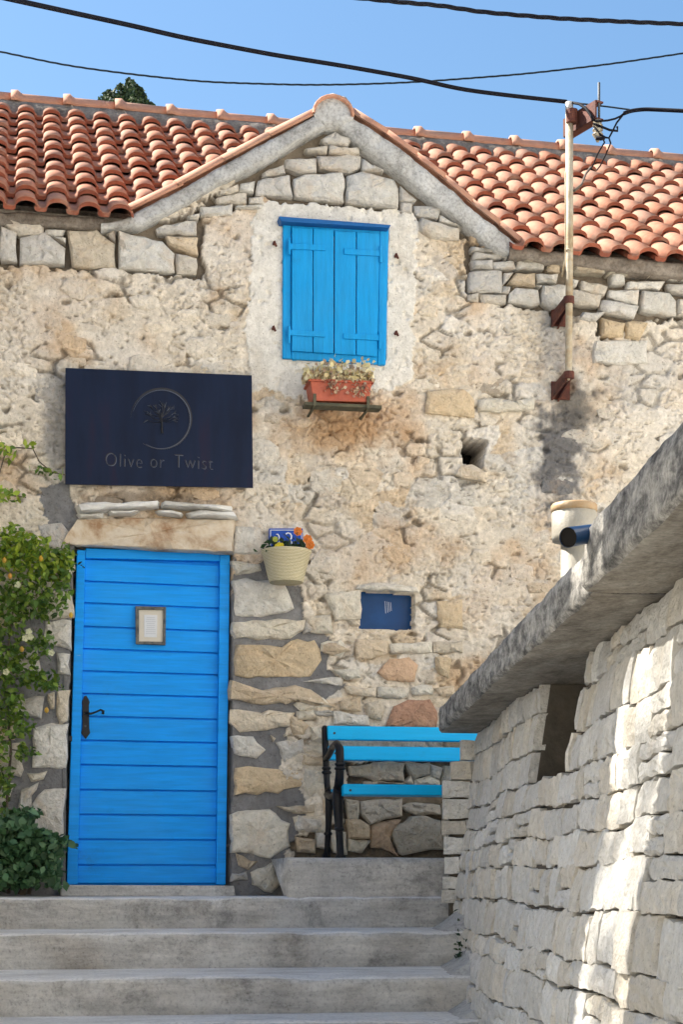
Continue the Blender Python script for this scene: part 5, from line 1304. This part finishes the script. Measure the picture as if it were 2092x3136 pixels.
leaf_cloud('crown', P_, 0.048, np.concatenate(cols), M['leaf'], cl, up=0.35, aspect=0.55, face=(0, -0.5, 0))['kind'] = 'stuff'
for path in ([(20, 2050), (12, 1900), (25, 1720), (10, 1560), (30, 1400), (50, 1290)], [(25, 1720), (60, 1725)], [(30, 1400), (110, 1380), (150, 1300)], [(10, 1560), (90, 1555), (140, 1578)], [(-20, 1250), (-5, 1100), (15, 1030), (40, 1028), (75, 1030), (90, 1060), (120, 1085), (150, 1090)], [(-20, 1130), (30, 1138), (60, 1142)]):
    q = [fp(u, v, -0.09+random.uniform(-0.03, 0.03)) for u, v in path]; MB().tube(q, [0.012*(1-0.75*i/(len(q)-1)) for i in range(len(q))] if path[0][1] > 2000 else 0.004, 6).build('branch', M['bark'], cl, True)
for u, v, c in ((94, 1282, (0.62, 0.38, 0.03)), (10, 1286, (0.6, 0.36, 0.05)), (23, 1322, (0.6, 0.3, 0.05)), (163, 1412, (0.66, 0.44, 0.05)), (107, 1630, (0.62, 0.38, 0.05)), (50, 1490, (0.5, 0.3, 0.05))):
    q = fp(u, v, -0.29); me_s = MB(); me_s.lathe([(0.002, -0.017), (0.008, -0.013), (0.013, -0.003), (0.012, 0.007), (0.006, 0.014), (0.002, 0.018)], q, 10)
    o = me_s.build('fruit', M['petal'], cl, True); setcol(o.data, np.array([c]*len(o.data.vertices)))
for u, v in ((40, 1342), (66, 1450), (58, 1465), (70, 1462), (14, 1542), (118, 1498)): bloom(u, v, -0.29, 0.022, (0.62, 0.62, 0.40), cl, 'blossom', 5)
# two glossy leaves over the door corner
leaf_cloud('leaf', np.array([fp(183, 1293, -0.06), fp(190, 1300, -0.06), fp(165, 1282, -0.06)]), 0.06, [(0.02, 0.06, 0.03)], M['leaf'], cl, up=0, face=(0, -2, 0))
bs = empty('bush', fp(60, 2050, -0.30)); tag(bs, 'rounded dark green bush growing at the foot of the wall beside the door', 'bush')
pts = []
for u, v, ru, rv, n in [(40, 1935, 70, 60, 330), (95, 1950, 55, 50, 260), (30, 1890, 45, 30, 120), (70, 2000, 70, 40, 260), (20, 2010, 60, 40, 160), (140, 1935, 22, 20, 26), (120, 1985, 30, 40, 60), (65, 1865, 30, 16, 40), (-60, 1950, 60, 90, 200), (130, 2030, 22, 14, 24), (168, 1940, 14, 8, 7), (20, 1960, 50, 70, 160)]:
    c = fp(u, v, -0.30); pts.append(in_blob(n, c, (ru*10.4/FD, 0.20, rv*10.4/FD)))
P_ = np.concatenate(pts); P_[:, 1] = np.minimum(P_[:, 1], -0.03); P_[:, 2] = np.maximum(P_[:, 2], 0.01)
leaf_cloud('crown', P_, 0.062, [(0.08, 0.18, 0.075), (0.11, 0.23, 0.10), (0.05, 0.11, 0.045), (0.16, 0.28, 0.14), (0.06, 0.14, 0.06)], M['leaf'], bs, up=0.5, aspect=0.75, face=(0, -0.4, 0))['kind'] = 'stuff'
for k in range(7):
    a = fp(50+random.uniform(-20, 20), 2052, -0.28); b_ = fp(60+random.uniform(-70, 90), random.uniform(1890, 1980), -0.3); MB().tube([a, a.lerp(b_, 0.5)+Vector((0, 0, 0.05)), b_], [0.012, 0.008, 0.004], 6).build('stem', M['bark'], bs, True)
for (s, L, zz), nm in (((8.0, 0.86, 0), 'a'), ((9.15, 0.93, 0), 'b'), ((7.15, 0.80, 0), 'c')):
    q = wp(s, L, 0); q.z = step_top(q.y); we = empty('weed', q)
    tag(we, {'a': 'small green weed at the wall foot on a lower step', 'b': 'tuft of weeds growing up the wall foot beside the upper steps', 'c': 'tiny weed in the cement joint of the bottom step'}[nm], 'weed')
    leaf_cloud('foliage', np.array(q)+np.abs(RNG.normal(size=(60, 3)))*np.array([0.03, 0.03, 0.11 if nm == 'b' else 0.025])-np.array([0.05 if nm == 'a' else 0.02, 0, 0]), 0.03, DK+[(0.05, 0.1, 0.03)], M['leaf'], we)['kind'] = 'stuff'

# cypress behind the roof
cyb = at_depth(296, 2020, 40.0); cy = empty('cypress_tree', (cyb.x, cyb.y, -1.75)); tag(cy, 'dark cypress top showing above the tiled ridge', 'tree')
ztp = at_depth(296, 182, 40.0).z; Hc = ztp+1.75
MB().tube([(cyb.x, cyb.y, -1.8), (cyb.x+0.05, cyb.y, Hc*0.5), (cyb.x, cyb.y, ztp-0.4)], [0.25, 0.16, 0.03], 10).build('trunk', M['bark'], cy, True)
rc = np.random.default_rng(77); pts = []; cols = []
tops = [(0, 0.0, 0.0, 0.13), (-0.36, 0.3, 0.1, 0.28), (-0.15, 0.22, -0.1, 0.26), (0.28, 0.42, 0.05, 0.25), (0.05, 0.14, -0.2, 0.22), (0.42, 0.62, 0, 0.2), (-0.45, 0.55, 0, 0.2), (0.18, 0.28, -0.15, 0.22), (0.1, 0.6, -0.35, 0.3), (-0.2, 0.7, -0.35, 0.3), (0.36, 0.85, -0.2, 0.3), (-0.4, 0.9, -0.2, 0.3)]
for dx, dz, dy, rr in [(a*1.2, b*0.85, c, d*1.2) for a, b, c, d in tops]:
    n = 900; zz = rc.random(n)*1.3; ra = rr*np.sqrt(np.clip(zz/0.5, 0, 1))*np.sqrt(rc.random(n)); an_ = rc.random(n)*6.283
    p = np.stack([cyb.x+dx+ra*np.cos(an_)+0.1*zz*dx, cyb.y+dy+ra*np.sin(an_), ztp-dz-zz], 1); pts.append(p)
    cols.append(np.array([(0.018, 0.04, 0.012), (0.03, 0.06, 0.014), (0.012, 0.028, 0.010), (0.045, 0.07, 0.016)])[rc.integers(0, 4, n)])
n = 5000; zz = 1.0+rc.random(n)*(Hc-4); ra = (0.55+0.5*np.sqrt(zz/Hc))*np.sqrt(rc.random(n)*0.5+0.5); an_ = rc.random(n)*6.283
pts.append(np.stack([cyb.x+ra*np.cos(an_), cyb.y+ra*np.sin(an_), ztp-zz], 1)); cols.append(np.array([(0.018, 0.04, 0.012), (0.03, 0.06, 0.014), (0.012, 0.028, 0.010)])[rc.integers(0, 3, n)])
o = leaf_cloud('crown', np.concatenate(pts), 0.10, np.concatenate(cols), M['needle'], cy, up=-0.1, aspect=0.6, rnd=rc); o['kind'] = 'stuff'

# ------------------------------------------------------------------ added thin walls, unseen, stand in for buildings that shade the lane
def add_shade_wall(y0, y1, h, label, xf=-3.0, th=0.4):
    nb = empty('shade_wall', (xf-th/2, (y0+y1)/2, -1.75)); tag(nb, label, 'wall')
    m1 = MB(); m1.box((xf-th/2, (y0+y1)/2, (h-1.75)/2), (th, y1-y0, h+1.75)); m1.build('masonry', M['render'], nb)
    m1 = MB(); m1.box((xf-th/2, (y0+y1)/2, h+0.025), (th+0.12, y1-y0, 0.05)); m1.build('coping', M['band'], nb)
add_shade_wall(-3.74, 0.03, 5.1, 'added unseen wall for shade, running from the stone house along the lane')
add_shade_wall(-8.0, -4.70, 4.2, 'added unseen wall shading the lower steps')

# house added across the terrace, unseen: its sunlit wall bounces light into the lane
th_ = empty('terrace_fill_house', (5.2, -6.5, -1.75)); tag(th_, 'added unseen house across the terrace bouncing sun into the lane', 'house')
m1 = MB(); m1.box((5.7, -7.7, 3.2), (3.0, 11.0, 9.9)); m1.build('wall', M['render'], th_)
m1 = MB(); m1.hexa([Vector((4.0, -13.3, 8.14)), Vector((5.7, -13.3, 9.0)), Vector((7.4, -13.3, 8.14))], [Vector((4.0, -2.1, 8.14)), Vector((5.7, -2.1, 9.0)), Vector((7.4, -2.1, 8.14))]); m1.build('roof', M['cap'], th_)
for yy in (-10.0, -7.2, -4.4):
    for zz in (2.2, 4.6):
        m1 = MB(); m1.box((4.195, yy, zz), (0.03, 0.8, 1.2)); m1.build('window', M['shutter'], th_)

# tree added unseen up the slope to the left: its thin crown filters the sun that reaches the lane wall
lt = empty('sun_filter_tree', (-15.7, 2.4, -1.75)); tag(lt, 'added unseen tree thinning the sun that falls on the stone wall', 'tree')
MB().tube([(-15.7, 2.4, -1.8), (-15.6, 2.5, 5.0), (-15.7, 2.4, 14.8)], [0.22, 0.15, 0.06], 10).build('trunk', M['bark'], lt, True)
for k in range(9):
    a = k*0.7; MB().tube([(-15.65, 2.45, 11.8+k*0.3), (-15.65+1.3*math.cos(a), 2.45+1.3*math.sin(a), 14.3+k*0.3), (-15.65+2.2*math.cos(a), 2.45+2.2*math.sin(a), 15.6+k*0.3)], [0.05, 0.03, 0.01], 6).build('limb', M['bark'], lt, True)
leaf_cloud('crown', in_blob(3300, (-15.7, 2.4, 16.9), (2.9, 2.9, 2.4), np.random.default_rng(5)), 0.13, G1, M['leaf'], lt, aspect=0.7)['kind'] = 'stuff'

# house added behind the viewpoint, unseen, to bounce sun back at the facade
fh = empty('lane_fill_house', (-3, -25, -1.75)); tag(fh, 'added unseen house at the lane foot bouncing sun onto the steps', 'house')
m1 = MB(); m1.box((-3, -25.5, 3.3), (20, 5, 10.1)); m1.build('wall', M['render'], fh)
m1 = MB(); m1.hexa([Vector((-13.2, -22.8, 8.36)), Vector((-13.2, -25.5, 9.6)), Vector((-13.2, -28.2, 8.36))], [Vector((7.2, -22.8, 8.36)), Vector((7.2, -25.5, 9.6)), Vector((7.2, -28.2, 8.36))]); m1.build('roof', M['cap'], fh)
for xx in (-10, -6, -2, 2):
    for zz in (1.2, 5.0):
        m1 = MB(); m1.box((xx, -22.995, zz), (0.9, 0.03, 1.4)); m1.build('window', M['shutter'], fh)
